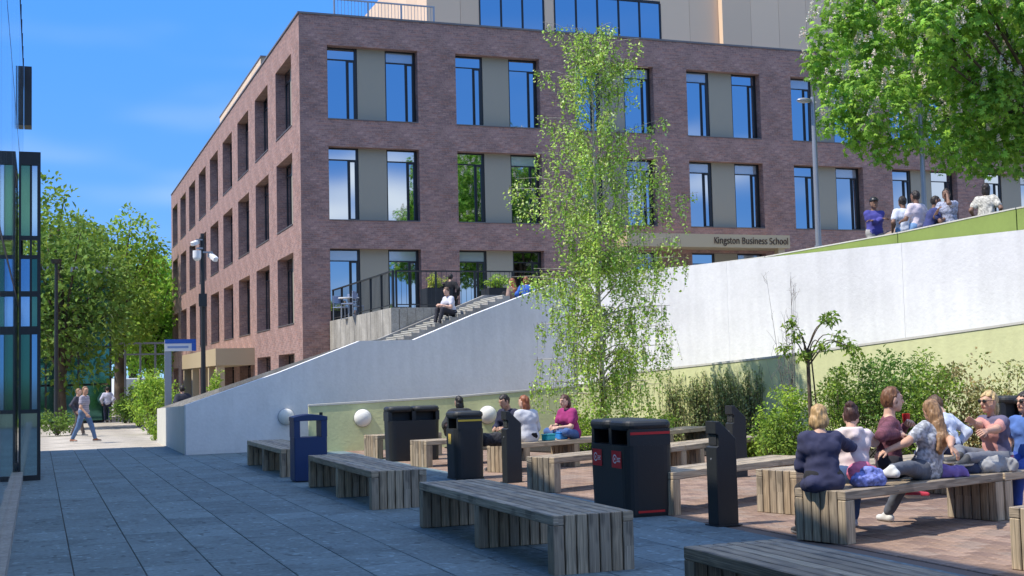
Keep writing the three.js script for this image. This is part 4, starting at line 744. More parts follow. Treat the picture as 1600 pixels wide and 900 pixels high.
{ // climbers on the green wall
  const g0 = (label, u0, u1, dep, h) => { const L = new Leaves(), stems = [], a = atDepth(u0, 640, dep[0]), c = atDepth(u1, 640, dep[1]), g = thing('wall_climber', label, 'climber', [a.x, gy(a.z), a.z], 0, 'climbing plants on the green wall');
    for (let i = 0; i < 70; i++) { const t = rnd(), x = (c.x - a.x) * t, z = (c.z - a.z) * t, y1 = h * rr(0.72, 1.02), pts = [V3(x, 0, z), V3(x + rr(-0.1, 0.1), y1 * 0.5, z + rr(-0.05, 0.05)), V3(x + rr(-0.15, 0.15), y1, z + rr(-0.05, 0.05))]; stems.push(taper(pts, 0.008, 0.003, 4, 5)); const cv = new THREE.CatmullRomCurve3(pts);
      for (let k = 0; k < 42; k++) { const p = cv.getPoint(rnd()).add(V3(rr(-0.07, 0.07), rr(-0.05, 0.05), rr(-0.06, 0.06))), o = V3(rr(-1, 1), rr(-1.3, 0), rr(-1, 1)).normalize(), s = rr(0.05, 0.1); L.add(p, o, across(o), s, s * 0.45, tone(pick([[0.2, 0.25, 0.1], [0.25, 0.28, 0.14], [0.16, 0.22, 0.07]]))); } }
    part('stem', stems, M.bark, g); part('foliage', L.geo(), M.leaf, g); };
  const onGreen = (u) => { let best = 0; for (let i = 0; i < greenPts.length - 1; i++) { const [x0, z0] = greenPts[i], [x1, z1] = greenPts[i + 1]; const d = ray(u, 640), k = d.x / d.z, t = (k * z0 - x0) / ((x1 - x0) - k * (z1 - z0)); if (t >= 0 && t <= 1) best = (z0 + (z1 - z0) * t) / d.z; } return best - 0.16; };
  g0('dense grey-green climber covering the green wall beside the birch', 1035, 1108, [onGreen(1035), onGreen(1108)], 1.72);
  g0('thin climber stems on the green wall above the rear bollard', 1110, 1190, [onGreen(1110), onGreen(1190)], 1.8);
}
{ // small tree with drooping leaf tufts
  seed(42); const D = 21.4, b = atDepth(1266, 660, D), g = thing('small_ornamental_tree', 'small ornamental tree with sparse drooping leaf tufts against the white wall', 'tree', [b.x, gy(b.z), b.z]), L = new Leaves(), wood = [], HT = atDepth(1266, 545, D).y - gy(b.z);
  wood.push(taper([[0, -0.05, 0], [0.01, HT * 0.5, 0], [0, HT, 0]], 0.04, 0.03, 8), taper([[0.1, -0.05, 0.03], [0.11, HT * 0.5, 0.03], [0.06, HT, 0]], 0.016, 0.012, 6));
  for (const [u, v] of [[1235, 505], [1292, 500], [1310, 525], [1225, 545], [1335, 545], [1255, 555], [1285, 540], [1300, 495], [1245, 525], [1325, 540]]) { const e = atDepth(u, v, D + rr(-0.3, 0.3)).sub(g.position), m = V3(e.x * 0.5, (HT + e.y) / 2 + 0.12, e.z * 0.5); wood.push(taper([V3(0, HT * rr(0.85, 1), 0), m, e], 0.016, 0.005, 5)); for (let k = 0; k < 55; k++) { const o = V3(rr(-1, 1), rr(-1.3, 0.2), rr(-1, 1)).normalize(), s = rr(0.07, 0.13); L.add(e.clone().add(rdir().multiplyScalar(0.14 * Math.sqrt(rnd()))), o, across(o), s, s * 0.4, tone(pick(GREEN))); } }
  part('trunk', wood, M.bark, g); part('crown', L.geo(), M.leaf, g);
  const s0 = atDepth(1235, 560, 22.6), w = []; const sp = thing('bare_shrub', 'bare grey twiggy shrub standing up against the white wall', 'shrub', [s0.x, gy(s0.z), s0.z]);
  for (let i = 0; i < 16; i++) { const e = atDepth(rr(1195, 1250), rr(415, 560), 22.6).sub(sp.position); w.push(taper([V3(rr(-0.05, 0.05), 0, rr(-0.05, 0.05)), V3(e.x * 0.4, e.y * 0.5, e.z * 0.4 + rr(-0.1, 0.1)), e], 0.009, 0.002, 4, 8)); for (let k = 0; k < 5; k++) { const t = rr(0.5, 0.95); w.push(taper([V3(e.x * t, e.y * t, e.z * t), V3(e.x * t + rr(-0.12, 0.12), e.y * t + rr(0.05, 0.2), e.z * t + rr(-0.1, 0.1)), V3(e.x * t + rr(-0.18, 0.18), e.y * t + rr(0.15, 0.3), e.z * t + rr(-0.1, 0.1))], 0.004, 0.0015, 3, 4)); } }
  part('stem', w, mat(lin(0.2, 0.18, 0.17), 0.9), sp);
}

// ---------- people ----------
// distance fields: tapered capsules and ellipsoids joined with a smooth minimum, meshed with surface nets
const cap = (a, b, ra, rb, tag) => ({ a, b, ra, rb: rb ?? ra, tag });
const ell = (c, r, q, tag) => ({ c, r, q: q ? q.clone().invert() : null, tag });
const _v = V3(0, 0, 0);
function dist(p, s) {
  if (s.r) { _v.set(p[0] - s.c.x, p[1] - s.c.y, p[2] - s.c.z); if (s.q) _v.applyQuaternion(s.q); const kx = _v.x / s.r[0], ky = _v.y / s.r[1], kz = _v.z / s.r[2], k = Math.sqrt(kx * kx + ky * ky + kz * kz), g = Math.hypot(kx / s.r[0], ky / s.r[1], kz / s.r[2]); return g > 1e-9 ? k * (k - 1) / g : -Math.min(...s.r); }
  const ax = p[0] - s.a.x, ay = p[1] - s.a.y, az = p[2] - s.a.z, bx = s.b.x - s.a.x, by = s.b.y - s.a.y, bz = s.b.z - s.a.z, l = bx * bx + by * by + bz * bz;
  let t = l > 1e-12 ? (ax * bx + ay * by + az * bz) / l : 0; t = t < 0 ? 0 : t > 1 ? 1 : t;
  const x = ax - bx * t, y = ay - by * t, z = az - bz * t; return Math.sqrt(x * x + y * y + z * z) - (s.ra + (s.rb - s.ra) * t);
}
function field(prims, k = 0.03, grow = 0) { return (p) => { let d = 9; for (const s of prims) { const e = dist(p, s) - grow, h = k - Math.abs(d - e); d = Math.min(d, e) - (h > 0 ? h * h / (4 * k) : 0); } return d; }; }
function bounds(prims, m) { const lo = [9e9, 9e9, 9e9], hi = [-9e9, -9e9, -9e9]; for (const s of prims) { const e = s.r ? [[s.c, Math.max(...s.r)]] : [[s.a, s.ra], [s.b, s.rb]]; for (const [c, r] of e) [c.x, c.y, c.z].forEach((v, i) => { lo[i] = Math.min(lo[i], v - r - m); hi[i] = Math.max(hi[i], v + r + m); }); } return [lo, hi]; }
function nets(fn, [lo, hi], c, color) {
  const n = [0, 1, 2].map((i) => Math.max(2, Math.ceil((hi[i] - lo[i]) / c) + 1)), [nx, ny, nz] = n, V = new Float32Array(nx * ny * nz).fill(1), B = 5, p = [0, 0, 0], rad = B * c * 0.9 + 0.03;
  for (let bz = 0; bz < nz; bz += B) for (let by = 0; by < ny; by += B) for (let bx = 0; bx < nx; bx += B) {
    p[0] = lo[0] + (bx + B / 2) * c; p[1] = lo[1] + (by + B / 2) * c; p[2] = lo[2] + (bz + B / 2) * c; const d = fn(p), skip = Math.abs(d) > rad + 0.02;
    for (let z = bz; z < Math.min(nz, bz + B); z++) for (let y = by; y < Math.min(ny, by + B); y++) for (let x = bx; x < Math.min(nx, bx + B); x++) { if (skip) { V[x + nx * (y + ny * z)] = d; continue; } p[0] = lo[0] + x * c; p[1] = lo[1] + y * c; p[2] = lo[2] + z * c; V[x + nx * (y + ny * z)] = fn(p); }
  }
  const id = new Int32Array(nx * ny * nz).fill(-1), P = [], I = [];
  for (let z = 0; z < nz - 1; z++) for (let y = 0; y < ny - 1; y++) for (let x = 0; x < nx - 1; x++) {
    const o = x + nx * (y + ny * z), q = [0, 1, nx, nx + 1, nx * ny, nx * ny + 1, nx * ny + nx, nx * ny + nx + 1]; let m = 0; for (let i = 0; i < 8; i++) if (V[o + q[i]] < 0) m |= 1 << i; if (m === 0 || m === 255) continue;
    let sx = 0, sy = 0, sz = 0, k = 0;
    for (let i = 0; i < 8; i++) for (const b of [1, 2, 4]) { const j = i | b; if (j === i || ((m >> i) & 1) === ((m >> j) & 1)) continue; const a = V[o + q[i]], e = V[o + q[j]], t = a / (a - e); sx += (i & 1) + (b === 1 ? t : 0); sy += ((i >> 1) & 1) + (b === 2 ? t : 0); sz += ((i >> 2) & 1) + (b === 4 ? t : 0); k++; }
    id[o] = P.length / 3; P.push(lo[0] + (x + sx / k) * c, lo[1] + (y + sy / k) * c, lo[2] + (z + sz / k) * c);
  }
  const quad = (a, b, e, d, f) => { if (a < 0 || b < 0 || e < 0 || d < 0) return; f ? I.push(a, b, e, a, e, d) : I.push(a, e, b, a, d, e); };
  for (let z = 1; z < nz - 1; z++) for (let y = 1; y < ny - 1; y++) for (let x = 1; x < nx - 1; x++) {
    const o = x + nx * (y + ny * z), s = V[o] < 0, X = 1, Y = nx, Z = nx * ny;
    if (s !== V[o + X] < 0) quad(id[o - Y - Z], id[o - Z], id[o], id[o - Y], s);
    if (s !== V[o + Y] < 0) quad(id[o - X - Z], id[o - X], id[o], id[o - Z], s);
    if (s !== V[o + Z] < 0) quad(id[o - X - Y], id[o - Y], id[o], id[o - X], s);
  }
  const g = new THREE.BufferGeometry(); g.setAttribute('position', new THREE.Float32BufferAttribute(P, 3));
  if (color) { const C = []; for (let i = 0; i < P.length; i += 3) C.push(...color(P[i], P[i + 1], P[i + 2])); g.setAttribute('color', new THREE.Float32BufferAttribute(C, 3)); }
  g.setIndex(I); g.computeVertexNormals(); return g;
}
function ik(a, b, l1, l2, pole) {
  const d = b.clone().sub(a); let L = d.length(); d.normalize(); L = clamp(L, Math.abs(l1 - l2) + 0.01, l1 + l2 - 0.004); const x = (l1 * l1 - l2 * l2 + L * L) / (2 * L), h = Math.sqrt(Math.max(0, l1 * l1 - x * x)), o = pole.clone().addScaledVector(d, -pole.dot(d)).normalize();
  return [a.clone().addScaledVector(d, x).addScaledVector(o, h), a.clone().addScaledVector(d, L)];
}
M.skin = mat(0xffffff, 0.6, { vertexColors: true });
const clothMat = (c, tex2) => new THREE.MeshStandardMaterial({ color: 0xffffff, vertexColors: true, roughness: 0.95, side: THREE.DoubleSide });
M.cloth = clothMat(); M.hair = mat(0xffffff, 0.55, { vertexColors: true }); M.shoe = mat(0xffffff, 0.6, { vertexColors: true });
const clothColor = (c, kind) => (x, y, z) => {
  const n = noise3(x * 9, y * 9, z * 9), f = noise3(x * 55, y * 55, z * 55); let k = 0.9 + 0.2 * n;
  if (kind === 'marl') { const m = f < 0.42 ? 0.62 : f > 0.6 ? 1.3 : 1; return [c[0] * m, c[1] * m, c[2] * m]; }
  if (kind === 'check') { const a = Math.sin(y * 120) > 0.55 || Math.sin((x + z) * 120) > 0.55; k *= a ? 0.75 : 1.08; }
  if (kind === 'stripe') k *= Math.sin(y * 95) > 0.2 ? 0.72 : 1.12;
  return [c[0] * k, c[1] * k, c[2] * k];
};
const SKIN = { fair: [0.62, 0.38, 0.28], mid: [0.45, 0.26, 0.18], tan: [0.55, 0.32, 0.22], brown: [0.22, 0.12, 0.08] };
function person(o) {
  const s = (o.h || 1.7) / 1.72, c = o.cell || 0.0135, g = thing('person', o.label, 'person', o.pos, o.yaw || 0, o.group);
  const q0 = new THREE.Quaternion().setFromEuler(new THREE.Euler(0, o.yaw || 0, 0)).invert(), local = (p) => p.isVector3 ? p.clone().sub(g.position).applyQuaternion(q0) : V3(...p);
  const E = (x, y, z) => new THREE.Quaternion().setFromEuler(new THREE.Euler(x * deg, y * deg, z * deg, 'YXZ'));
  const P = V3(...(o.hip || [0, o.pelvis ?? 0.93 * s, 0])), Rt = E(o.lean || 0, o.twist || 0, o.side || 0), up = (x, y, z) => P.clone().add(V3(x * s, y * s, z * s).applyQuaternion(Rt));
  const neck = up(0, 0.47, -0.005), Rh = E(...(o.head ? [o.head[1], o.head[0], o.head[2] || 0] : [0, 0, 0])), HC = neck.clone().add(V3(0, 0.04 * s, 0.01).applyQuaternion(Rt)).add(V3(0, 0.125 * s, 0.025 * s).applyQuaternion(Rh)), hd = (x, y, z) => HC.clone().add(V3(x * s, y * s, z * s).applyQuaternion(Rh));
  const B = [];
  B.push(cap(up(0.075, 0, 0), up(-0.075, 0, 0), 0.118 * s, 0.118 * s, 'pelvis'), cap(up(0.055, 0.14, 0), up(-0.055, 0.14, 0), 0.1 * s, 0.1 * s, 'torso'), cap(up(0.085, 0.3, 0.005), up(-0.085, 0.3, 0.005), 0.108 * s, 0.108 * s, 'torso'), cap(up(0.13, 0.415, -0.005), up(-0.13, 0.415, -0.005), 0.052 * s, 0.052 * s, 'torso'), cap(up(0, 0.05, 0), up(0, 0.36, 0), 0.11 * s, 0.1 * s, 'torso'));
  if (o.bust) B.push(cap(up(0.075, 0.29, 0.075), up(-0.075, 0.29, 0.075), 0.06 * s, 0.06 * s, 'torso'));
  B.push(cap(neck.clone(), hd(0, -0.04, -0.02), 0.056 * s, 0.052 * s, 'neck'));
  const joints = {};
  for (const [S, sg] of [['l', 1], ['r', -1]]) {
    const sh = up(sg * 0.172, 0.405, 0), tgt = local(o[S + 'h'] || [sg * 0.24, P.y - 0.02, 0.08]), pole = V3(...(o[S + 'elbow'] || [sg * 0.6, -0.5, -0.7]));
    const [el, wr] = ik(sh, tgt, 0.285 * s, 0.255 * s, pole); joints[S] = { sh, el, wr, sg };
    B.push(cap(sh, el, 0.053 * s, 0.042 * s, 'uarm'), cap(el, wr, 0.042 * s, 0.028 * s, 'farm'));
    const hp = P.clone().add(V3(sg * 0.088 * s, -0.03 * s, 0)), ft = local(o[S + 'f'] || [sg * 0.1, 0.085, 0]), kp = V3(...(o[S + 'knee'] || [sg * 0.1, 0.25, 1])), [kn, an] = ik(hp, ft, 0.43 * s, 0.42 * s, kp);
    B.push(cap(hp, kn, 0.088 * s, 0.058 * s, 'thigh'), cap(kn, an, 0.058 * s, 0.036 * s, 'shin')); const fd = V3(sg * 0.2, 0, 1).applyAxisAngle(V3(0, 1, 0), ((o[S + 'foot'] ?? 0) * deg)).normalize();
    if (o.footDir) fd.copy(V3(...o.footDir)).normalize();
    Object.assign(joints[S], { hp, kn, an, fd }); B.push(cap(an.clone().addScaledVector(fd, -0.03).add(V3(0, -0.045 * s, 0)), an.clone().addScaledVector(fd, 0.15 * s).add(V3(0, -0.058 * s, 0)), 0.036 * s, 0.028 * s, 'foot'));
  }
  // head
  const Hd = [ell(HC, [0.074 * s, 0.108 * s, 0.092 * s], Rh), cap(hd(0, -0.07, 0.045), hd(0, -0.085, 0.055), 0.042 * s, 0.036 * s), cap(hd(0.035, -0.055, 0.01), hd(-0.035, -0.055, 0.01), 0.045 * s), cap(hd(0, 0.018, 0.088), hd(0, -0.02, 0.106), 0.009 * s, 0.015 * s), cap(hd(0.03, 0.03, 0.078), hd(-0.03, 0.03, 0.078), 0.016 * s), cap(hd(0.018, -0.052, 0.083), hd(-0.018, -0.052, 0.083), 0.011 * s), ell(hd(0.077, -0.005, -0.005), [0.012 * s, 0.032 * s, 0.02 * s], Rh), ell(hd(-0.077, -0.005, -0.005), [0.012 * s, 0.032 * s, 0.02 * s], Rh), cap(neck.clone(), hd(0, -0.04, -0.02), 0.056 * s, 0.052 * s)];
  const sk = o.skin || SKIN.fair, qh = Rh.clone().invert(), tmp = V3(0, 0, 0), inHead = (x, y, z) => tmp.set(x, y, z).sub(HC).applyQuaternion(qh).divideScalar(s);
  const skinColor = (x, y, z) => { const h = inHead(x, y, z), lip = h.z > 0.075 && Math.abs(h.y + 0.053) < 0.009 && Math.abs(h.x) < 0.026, n = 0.93 + 0.14 * noise3(x * 30, y * 30, z * 30), brow = h.z > 0.06 && Math.abs(h.y - 0.036) < 0.006 && Math.abs(Math.abs(h.x) - 0.032) < 0.018; return lip ? [sk[0] * 0.8, sk[1] * 0.5, sk[2] * 0.5] : brow ? o.hairColor.map((v) => v * 1.1) : [sk[0] * n, sk[1] * n, sk[2] * n]; };
  const geos = [nets(field(B, 0.035 * s), bounds(B, c * 2), c, skinColor), nets(field(Hd, 0.02 * s), bounds(Hd, c), Math.max(0.0065, c * 0.45), skinColor)];
  // hands: palm, four fingers of two bones, thumb from the side of the palm
  const hc = Math.max(0.0055, c * 0.36), fr = Math.max(0.0085 * s, hc * 0.95);
  for (const S of ['l', 'r']) {
    const { el, wr, sg } = joints[S], dir = (o[S + 'hdir'] ? V3(...o[S + 'hdir']) : wr.clone().sub(el)).normalize(), pn = V3(...(o[S + 'palm'] || [-sg * 0.8, -0.6, 0])); pn.addScaledVector(dir, -pn.dot(dir)).normalize(); const ac = dir.clone().cross(pn).normalize(), A = (x, f, n) => wr.clone().addScaledVector(ac, x * s).addScaledVector(dir, f * s).addScaledVector(pn, n * s), hp = [], curl = o[S + 'curl'] ?? 0.35;
    for (const x of [-0.026, -0.009, 0.009, 0.026]) hp.push(cap(A(x * 0.6, 0.0, 0), A(x, 0.085, 0), 0.016 * s, 0.012 * s));
    [[-0.03, 0.065], [-0.01, 0.08], [0.01, 0.085], [0.029, 0.075]].forEach(([x, l]) => { const k = A(x, 0.085, 0), m = A(x * 1.1, 0.085 + l * 0.55 * Math.cos(curl), l * 0.55 * Math.sin(curl)), e = A(x * 1.12, 0.085 + l * 0.55 * Math.cos(curl) + l * 0.5 * Math.cos(curl * 2.4), l * 0.55 * Math.sin(curl) + l * 0.5 * Math.sin(curl * 2.4)); hp.push(cap(k, m, fr, fr * 0.95), cap(m, e, fr * 0.95, fr * 0.8)); });
    const th = sg > 0 ? 1 : -1; hp.push(cap(A(0.018 * th, 0.02, 0.005), A(0.045 * th, 0.055, 0.018), 0.014 * s, 0.011 * s), cap(A(0.045 * th, 0.055, 0.018), A(0.052 * th, 0.09, 0.03), 0.0105 * s, 0.009 * s)); hp.push(cap(el.clone().lerp(wr, 0.7), wr, 0.03 * s, 0.027 * s));
    geos.push(nets(field(hp, 0.006), bounds(hp, hc * 2), hc, skinColor));
  }
  part('body', geos, M.skin, g);
  // clothes
  const wr = (f, amp) => (p) => f(p) + amp * 0.95 * (noise3(p[0] * 14 + p[1] * 6 + 5, p[1] * 17, p[2] * 14 - p[1] * 5) - 0.5) + amp * 0.5 * (noise3(p[0] * 34, p[1] * 26 + 9, p[2] * 34) - 0.5);
  const T = B.filter((b) => b.tag === 'torso'), long = o.sleeve === 'long';
  for (const S of ['l', 'r']) { const { sh, el, wr: w } = joints[S]; T.push(long ? cap(sh, el, 0.052 * s, 0.045 * s) : cap(sh, sh.clone().lerp(el, 0.62), 0.056 * s, 0.052 * s)); if (long) T.push(cap(el, el.clone().lerp(w, 0.9), 0.05 * s, 0.038 * s)); }
  if (o.hem !== 0) T.push(cap(up(0.07, 0.0, 0), up(-0.07, 0.0, 0), 0.116 * s)); if (o.tails) for (const [a, b, r] of o.tails) T.push(cap(V3(...a), V3(...b), r));
  if (o.hood) T.push(cap(up(0.06, 0.45, -0.06), up(-0.06, 0.45, -0.06), 0.055 * s), cap(up(0.0, 0.4, -0.1), up(0, 0.44, -0.09), 0.06 * s));
  const grow = o.loose ?? 0.016; let tf = wr(field(T, 0.04 * s, grow), 0.02); const nk = neck.clone().addScaledVector(V3(0, 1, 0).applyQuaternion(Rt), 0.035 * s), nd = V3(0, 1, -0.15).applyQuaternion(Rt).normalize(); { const t0 = tf; tf = (p) => Math.max(t0(p), (p[0] - nk.x) * nd.x + (p[1] - nk.y) * nd.y + (p[2] - nk.z) * nd.z); }
  part(o.topName || 'shirt', nets(tf, bounds(T, 0.05), c, o.front ? ((f) => (x, y, z) => { tmp.set(x, y, z).sub(P).applyQuaternion(Rt.clone().invert()); return f[tmp.z > 0.085 ? 1 : 0](x, y, z); })([clothColor(o.top), clothColor(o.front)]) : clothColor(o.top, o.pattern)), M.cloth, g);
  const Tr = B.filter((b) => b.tag === 'pelvis'); for (const S of ['l', 'r']) { const { hp, kn, an } = joints[S]; if (o.shorts) Tr.push(cap(hp, hp.clone().lerp(kn, 0.9), 0.094 * s, 0.072 * s)); else Tr.push(cap(hp, kn, 0.09 * s, 0.062 * s), cap(kn, kn.clone().lerp(an, 0.93), 0.062 * s, 0.046 * s)); }
  part(o.shorts ? 'shorts' : 'trousers', nets(wr(field(Tr, 0.03 * s, 0.011), 0.014), bounds(Tr, 0.04), c, clothColor(o.bottom)), M.cloth, g);
  if (!o.noShoes) for (const S of ['l', 'r']) { const { an, fd } = joints[S], F2 = [cap(an.clone().addScaledVector(fd, -0.035).add(V3(0, -0.045 * s, 0)), an.clone().addScaledVector(fd, 0.155 * s).add(V3(0, -0.057 * s, 0)), 0.046 * s, 0.036 * s), cap(an, an.clone().addScaledVector(fd, 0.05).add(V3(0, -0.035 * s, 0)), 0.046 * s, 0.042 * s)], ff = field(F2, 0.02), sole = an.y - 0.083 * s, sc = o.shoes || [0.05, 0.05, 0.05]; part('shoe', nets((p) => Math.max(ff(p), sole - p[1]), bounds(F2, 0.02), Math.max(0.009, c * 0.6), (x, y) => y < sole + 0.025 ? (o.sole || [0.6, 0.6, 0.58]) : sc), M.shoe, g); }
  // hair
  const hl = (p) => inHead(p[0], p[1], p[2]), st = o.hair || 'short', Hr = [ell(hd(0, 0.012, -0.014), [0.086 * s, 0.118 * s, 0.104 * s], Rh)], extra = [];
  if (st === 'bob') extra.push(ell(hd(0, -0.055, -0.045), [0.1 * s, 0.1 * s, 0.075 * s], Rh));
  if (st === 'long') { const b0 = hd(0, -0.02, -0.06), b1 = up(0, 0.36, -0.125), b2 = up(0.0, 0.2, -0.14); extra.push(ell(hd(0, -0.05, -0.05), [0.088 * s, 0.11 * s, 0.06 * s], Rh), cap(b0, b1, 0.07 * s, 0.062 * s), cap(b1, b2, 0.062 * s, 0.025 * s), cap(b1.clone().add(V3(0.04, 0, 0)), b2.clone().add(V3(0.05, 0.03, 0)), 0.05 * s, 0.02 * s)); }
  if (st === 'bun') extra.push(ell(hd(0, 0.105, -0.06), [0.052 * s, 0.045 * s, 0.052 * s], Rh));
  if (st === 'pony') extra.push(cap(hd(0, 0.03, -0.1), hd(0, -0.12, -0.15), 0.035 * s, 0.018 * s));
  if (st === 'midlong') extra.push(ell(hd(0, -0.075, -0.05), [0.085 * s, 0.12 * s, 0.06 * s], Rh));
  const hf = field(Hr, 0.02), xf = extra.length ? field(extra, 0.03) : null, low = st === 'short' || st === 'bun' || st === 'pony' ? -0.075 : -1, all = [...Hr, ...extra];
  const hairF = (p) => { let h = hl(p); const hz = h.z, hy = h.y, hx = h.x; let d = Math.max(hf(p), -Math.max(0.028 - hz - 0.25 * Math.max(0, Math.abs(hx) - 0.05), hy - 0.064)); d = Math.max(d, (low - hy) * s); if (xf) d = Math.min(d, xf(p)); return d + 0.02 * (noise3(p[0] * 40, p[1] * 18, p[2] * 40) - 0.5) + 0.012 * (noise3(p[0] * 95, p[1] * 30, p[2] * 95) - 0.5); };
  part('hair', nets(hairF, bounds(all, 0.02), Math.max(0.008, c * 0.5), (x, y, z) => { const k = 0.5 + 1.0 * noise3(x * 110, y * 14, z * 110); return o.hairColor.map((v) => v * k); }), M.hair, g);
  if (c < 0.02) for (const sg of [1, -1]) part('eye', [new THREE.SphereGeometry(0.0125 * s, 8, 6).applyMatrix4(new THREE.Matrix4().setPosition(hd(sg * 0.031, 0.012, 0.0815)))], mat(lin(0.03, 0.02, 0.015), 0.2), g);
  if (o.glasses) { const gl = []; for (const sg of [1, -1]) { gl.push(new THREE.SphereGeometry(1, 12, 8).scale(0.029 * s, 0.022 * s, 0.008 * s).applyQuaternion(Rh).translate(...hd(sg * 0.034, 0.014, 0.098).toArray())); gl.push(tube([hd(sg * 0.06, 0.018, 0.09), hd(sg * 0.082, 0.016, 0.04), hd(sg * 0.084, 0.012, -0.01)], 0.004, 5)); } gl.push(tube([hd(0.015, 0.018, 0.103), hd(0, 0.021, 0.106), hd(-0.015, 0.018, 0.103)], 0.004, 5)); part('sunglasses', gl, M.black, g); }
  if (o.cap) part('cap', [new THREE.SphereGeometry(0.1 * s, 16, 8, 0, Math.PI * 2, 0, Math.PI / 2).scale(0.95, 1, 1.1).applyQuaternion(Rh).translate(...hd(0, 0.045, -0.01).toArray()), new THREE.CylinderGeometry(0.07 * s, 0.07 * s, 0.012, 14).scale(1, 1, 1.2).applyQuaternion(Rh).translate(...hd(0, 0.05, 0.1).toArray())], M.black, g);
  return g;
}
// a point on a bench above whose line the photograph column u passes; t is the distance back from the front edge
const onBench = (u, x0, z0, ang, t) => { const dx = Math.cos(ang * deg), dz = -Math.sin(ang * deg), bx = x0 - Math.sin(ang * deg) * t, bz = z0 - Math.cos(ang * deg) * t, r = ray(u, 650), k = r.x / r.z, s = (k * bz - bx) / (dx - k * dz); return [bx + dx * s, gy(bz), bz + dz * s]; };
const NAVY = [0.025, 0.028, 0.06], JEAN = [0.05, 0.09, 0.2], BLACKC = [0.015, 0.015, 0.018], GREYC = [0.16, 0.17, 0.2];
const HB = { blond: [0.42, 0.27, 0.12], brown: [0.1, 0.055, 0.03], dark: [0.02, 0.014, 0.012], red: [0.24, 0.075, 0.03], light: [0.26, 0.15, 0.075] };
const GL = 'students having lunch on the front benches', b4 = [7.14, -10.28, 17], b4b = [9.72, -11.07, 17], b5 = [8.14, -12.66, 17];
const px = (u, v, d) => atDepth(u, v, d);
{ const pos = onBench(1283, ...b4, 0.33); person({ label: 'person with blond bob in a navy jacket sitting on the bench end, back turned', group: GL, pos, yaw: 162 * deg, pelvis: 0.6, h: 1.66, lean: 9, head: [-16, 16], lh: [0.12, 0.78, 0.34], lelbow: [0.25, -1, -0.4], rh: px(1336, 700, 12.9), relbow: [-0.5, -1, -0.5], top: [0.035, 0.038, 0.085], sleeve: 'long', topName: 'jacket', loose: 0.012, bottom: BLACKC, hair: 'bob', hairColor: HB.blond, lf: [0.1, 0.085, 0.55], rf: [-0.1, 0.085, 0.6], tails: [[[-0.12, 0.56, -0.07], [0.14, 0.56, -0.09], 0.06], [[0.1, 0.55, 0], [0.16, 0.54, 0.02], 0.06]] }); }
{ const pos = onBench(1332, ...b4, 0.5); person({ label: 'person with a dark hair bun in a white and pink hooded top', group: GL, pos, yaw: 160 * deg, pelvis: 0.6, h: 1.6, lean: 8, head: [-22, 8], lh: [0.1, 0.8, 0.34], lelbow: [0.3, -1, -0.3], rh: px(1372, 690, 13.5), relbow: [-0.3, -1, -0.3], top: [0.66, 0.56, 0.56], sleeve: 'long', hood: 1, loose: 0.01, topName: 'hooded_top', bottom: JEAN, hair: 'bun', hairColor: [0.06, 0.025, 0.02], lf: [0.1, 0.085, 0.5], rf: [-0.1, 0.085, 0.5], shoes: [0.7, 0.7, 0.7] }); }
{ const pos = onBench(1386, ...b4, 0.54); person({ label: 'person in a maroon checked shirt holding a red cup, facing the others', group: GL, pos, yaw: 58 * deg, pelvis: 0.66, h: 1.8, lean: 3, head: [16, 2], lh: px(1416, 664, 13.5), rh: px(1403, 678, 13.1), lelbow: [1, -0.7, -0.2], relbow: [-1, -0.7, -0.2], top: [0.17, 0.06, 0.085], pattern: 'check', sleeve: 'long', loose: 0.01, bottom: [0.03, 0.03, 0.04], hair: 'short', hairColor: [0.16, 0.07, 0.03], lf: px(1436, 778, 14.3), rf: px(1416, 778, 14.3), shoes: [0.5, 0.04, 0.07], lcurl: 0.9 }); }
{ const pos = onBench(1443, ...b4, 0.24); person({ label: 'person with long brown hair in a grey marl tee leaning back on one arm', group: GL, pos, yaw: 192 * deg, pelvis: 0.6, h: 1.68, lean: -6, side: 15, head: [-14, 8, -8], lh: px(1366, 716, 12.9), rh: px(1504, 728, 12.0), relbow: [-0.5, 0.1, -1], rhdir: [-0.3, -0.7, -0.5], rpalm: [0.1, -0.6, 0.5], lelbow: [0.6, -0.8, -0.2], top: [0.4, 0.42, 0.46], pattern: 'marl', sleeve: 'short', loose: 0.014, bottom: [0.1, 0.11, 0.135], hair: 'long', hairColor: HB.light, lf: px(1394, 733, 12.5), lknee: [0.35, 0.6, -0.6], rf: [-0.1, 0.085, 0.62], shoes: [0.65, 0.65, 0.62], skin: SKIN.tan }); }
{ const pos = onBench(1482, ...b5, 0.3); person({ label: 'person in a pale blue shirt mostly hidden behind the long brown hair', group: GL, pos, yaw: 195 * deg, pelvis: 0.6, h: 1.66, lean: 20, side: 8, head: [0, 30], top: [0.55, 0.6, 0.72], sleeve: 'long', loose: 0.01, bottom: [0.04, 0.05, 0.1], hair: 'short', hairColor: HB.brown, lf: [0.1, 0.085, 0.5], rf: [-0.1, 0.085, 0.5] }); }
{ const pos = onBench(1556, ...b4b, 0.4); person({ label: 'person with blond hair and sunglasses in a pink and navy top, facing the others', group: GL, pos, yaw: -92 * deg, pelvis: 0.62, h: 1.72, lean: 6, head: [6, 4], bust: 1, lh: px(1502, 694, 13.2), lelbow: [0.2, -1, -0.4], rh: px(1516, 664, 13.7), relbow: [-0.3, -1, 0], rhdir: [0, 0.5, 0.9], top: [0.12, 0.11, 0.18], front: [0.55, 0.27, 0.24], sleeve: 'short', loose: 0.012, bottom: [0.16, 0.17, 0.2], hair: 'midlong', hairColor: [0.5, 0.36, 0.17], glasses: 1, lf: px(1488, 714, 13.4), lknee: [0.8, 0.3, 0.5], rf: px(1500, 712, 13.9), rknee: [-0.8, 0.3, 0.5], skin: SKIN.tan }); }
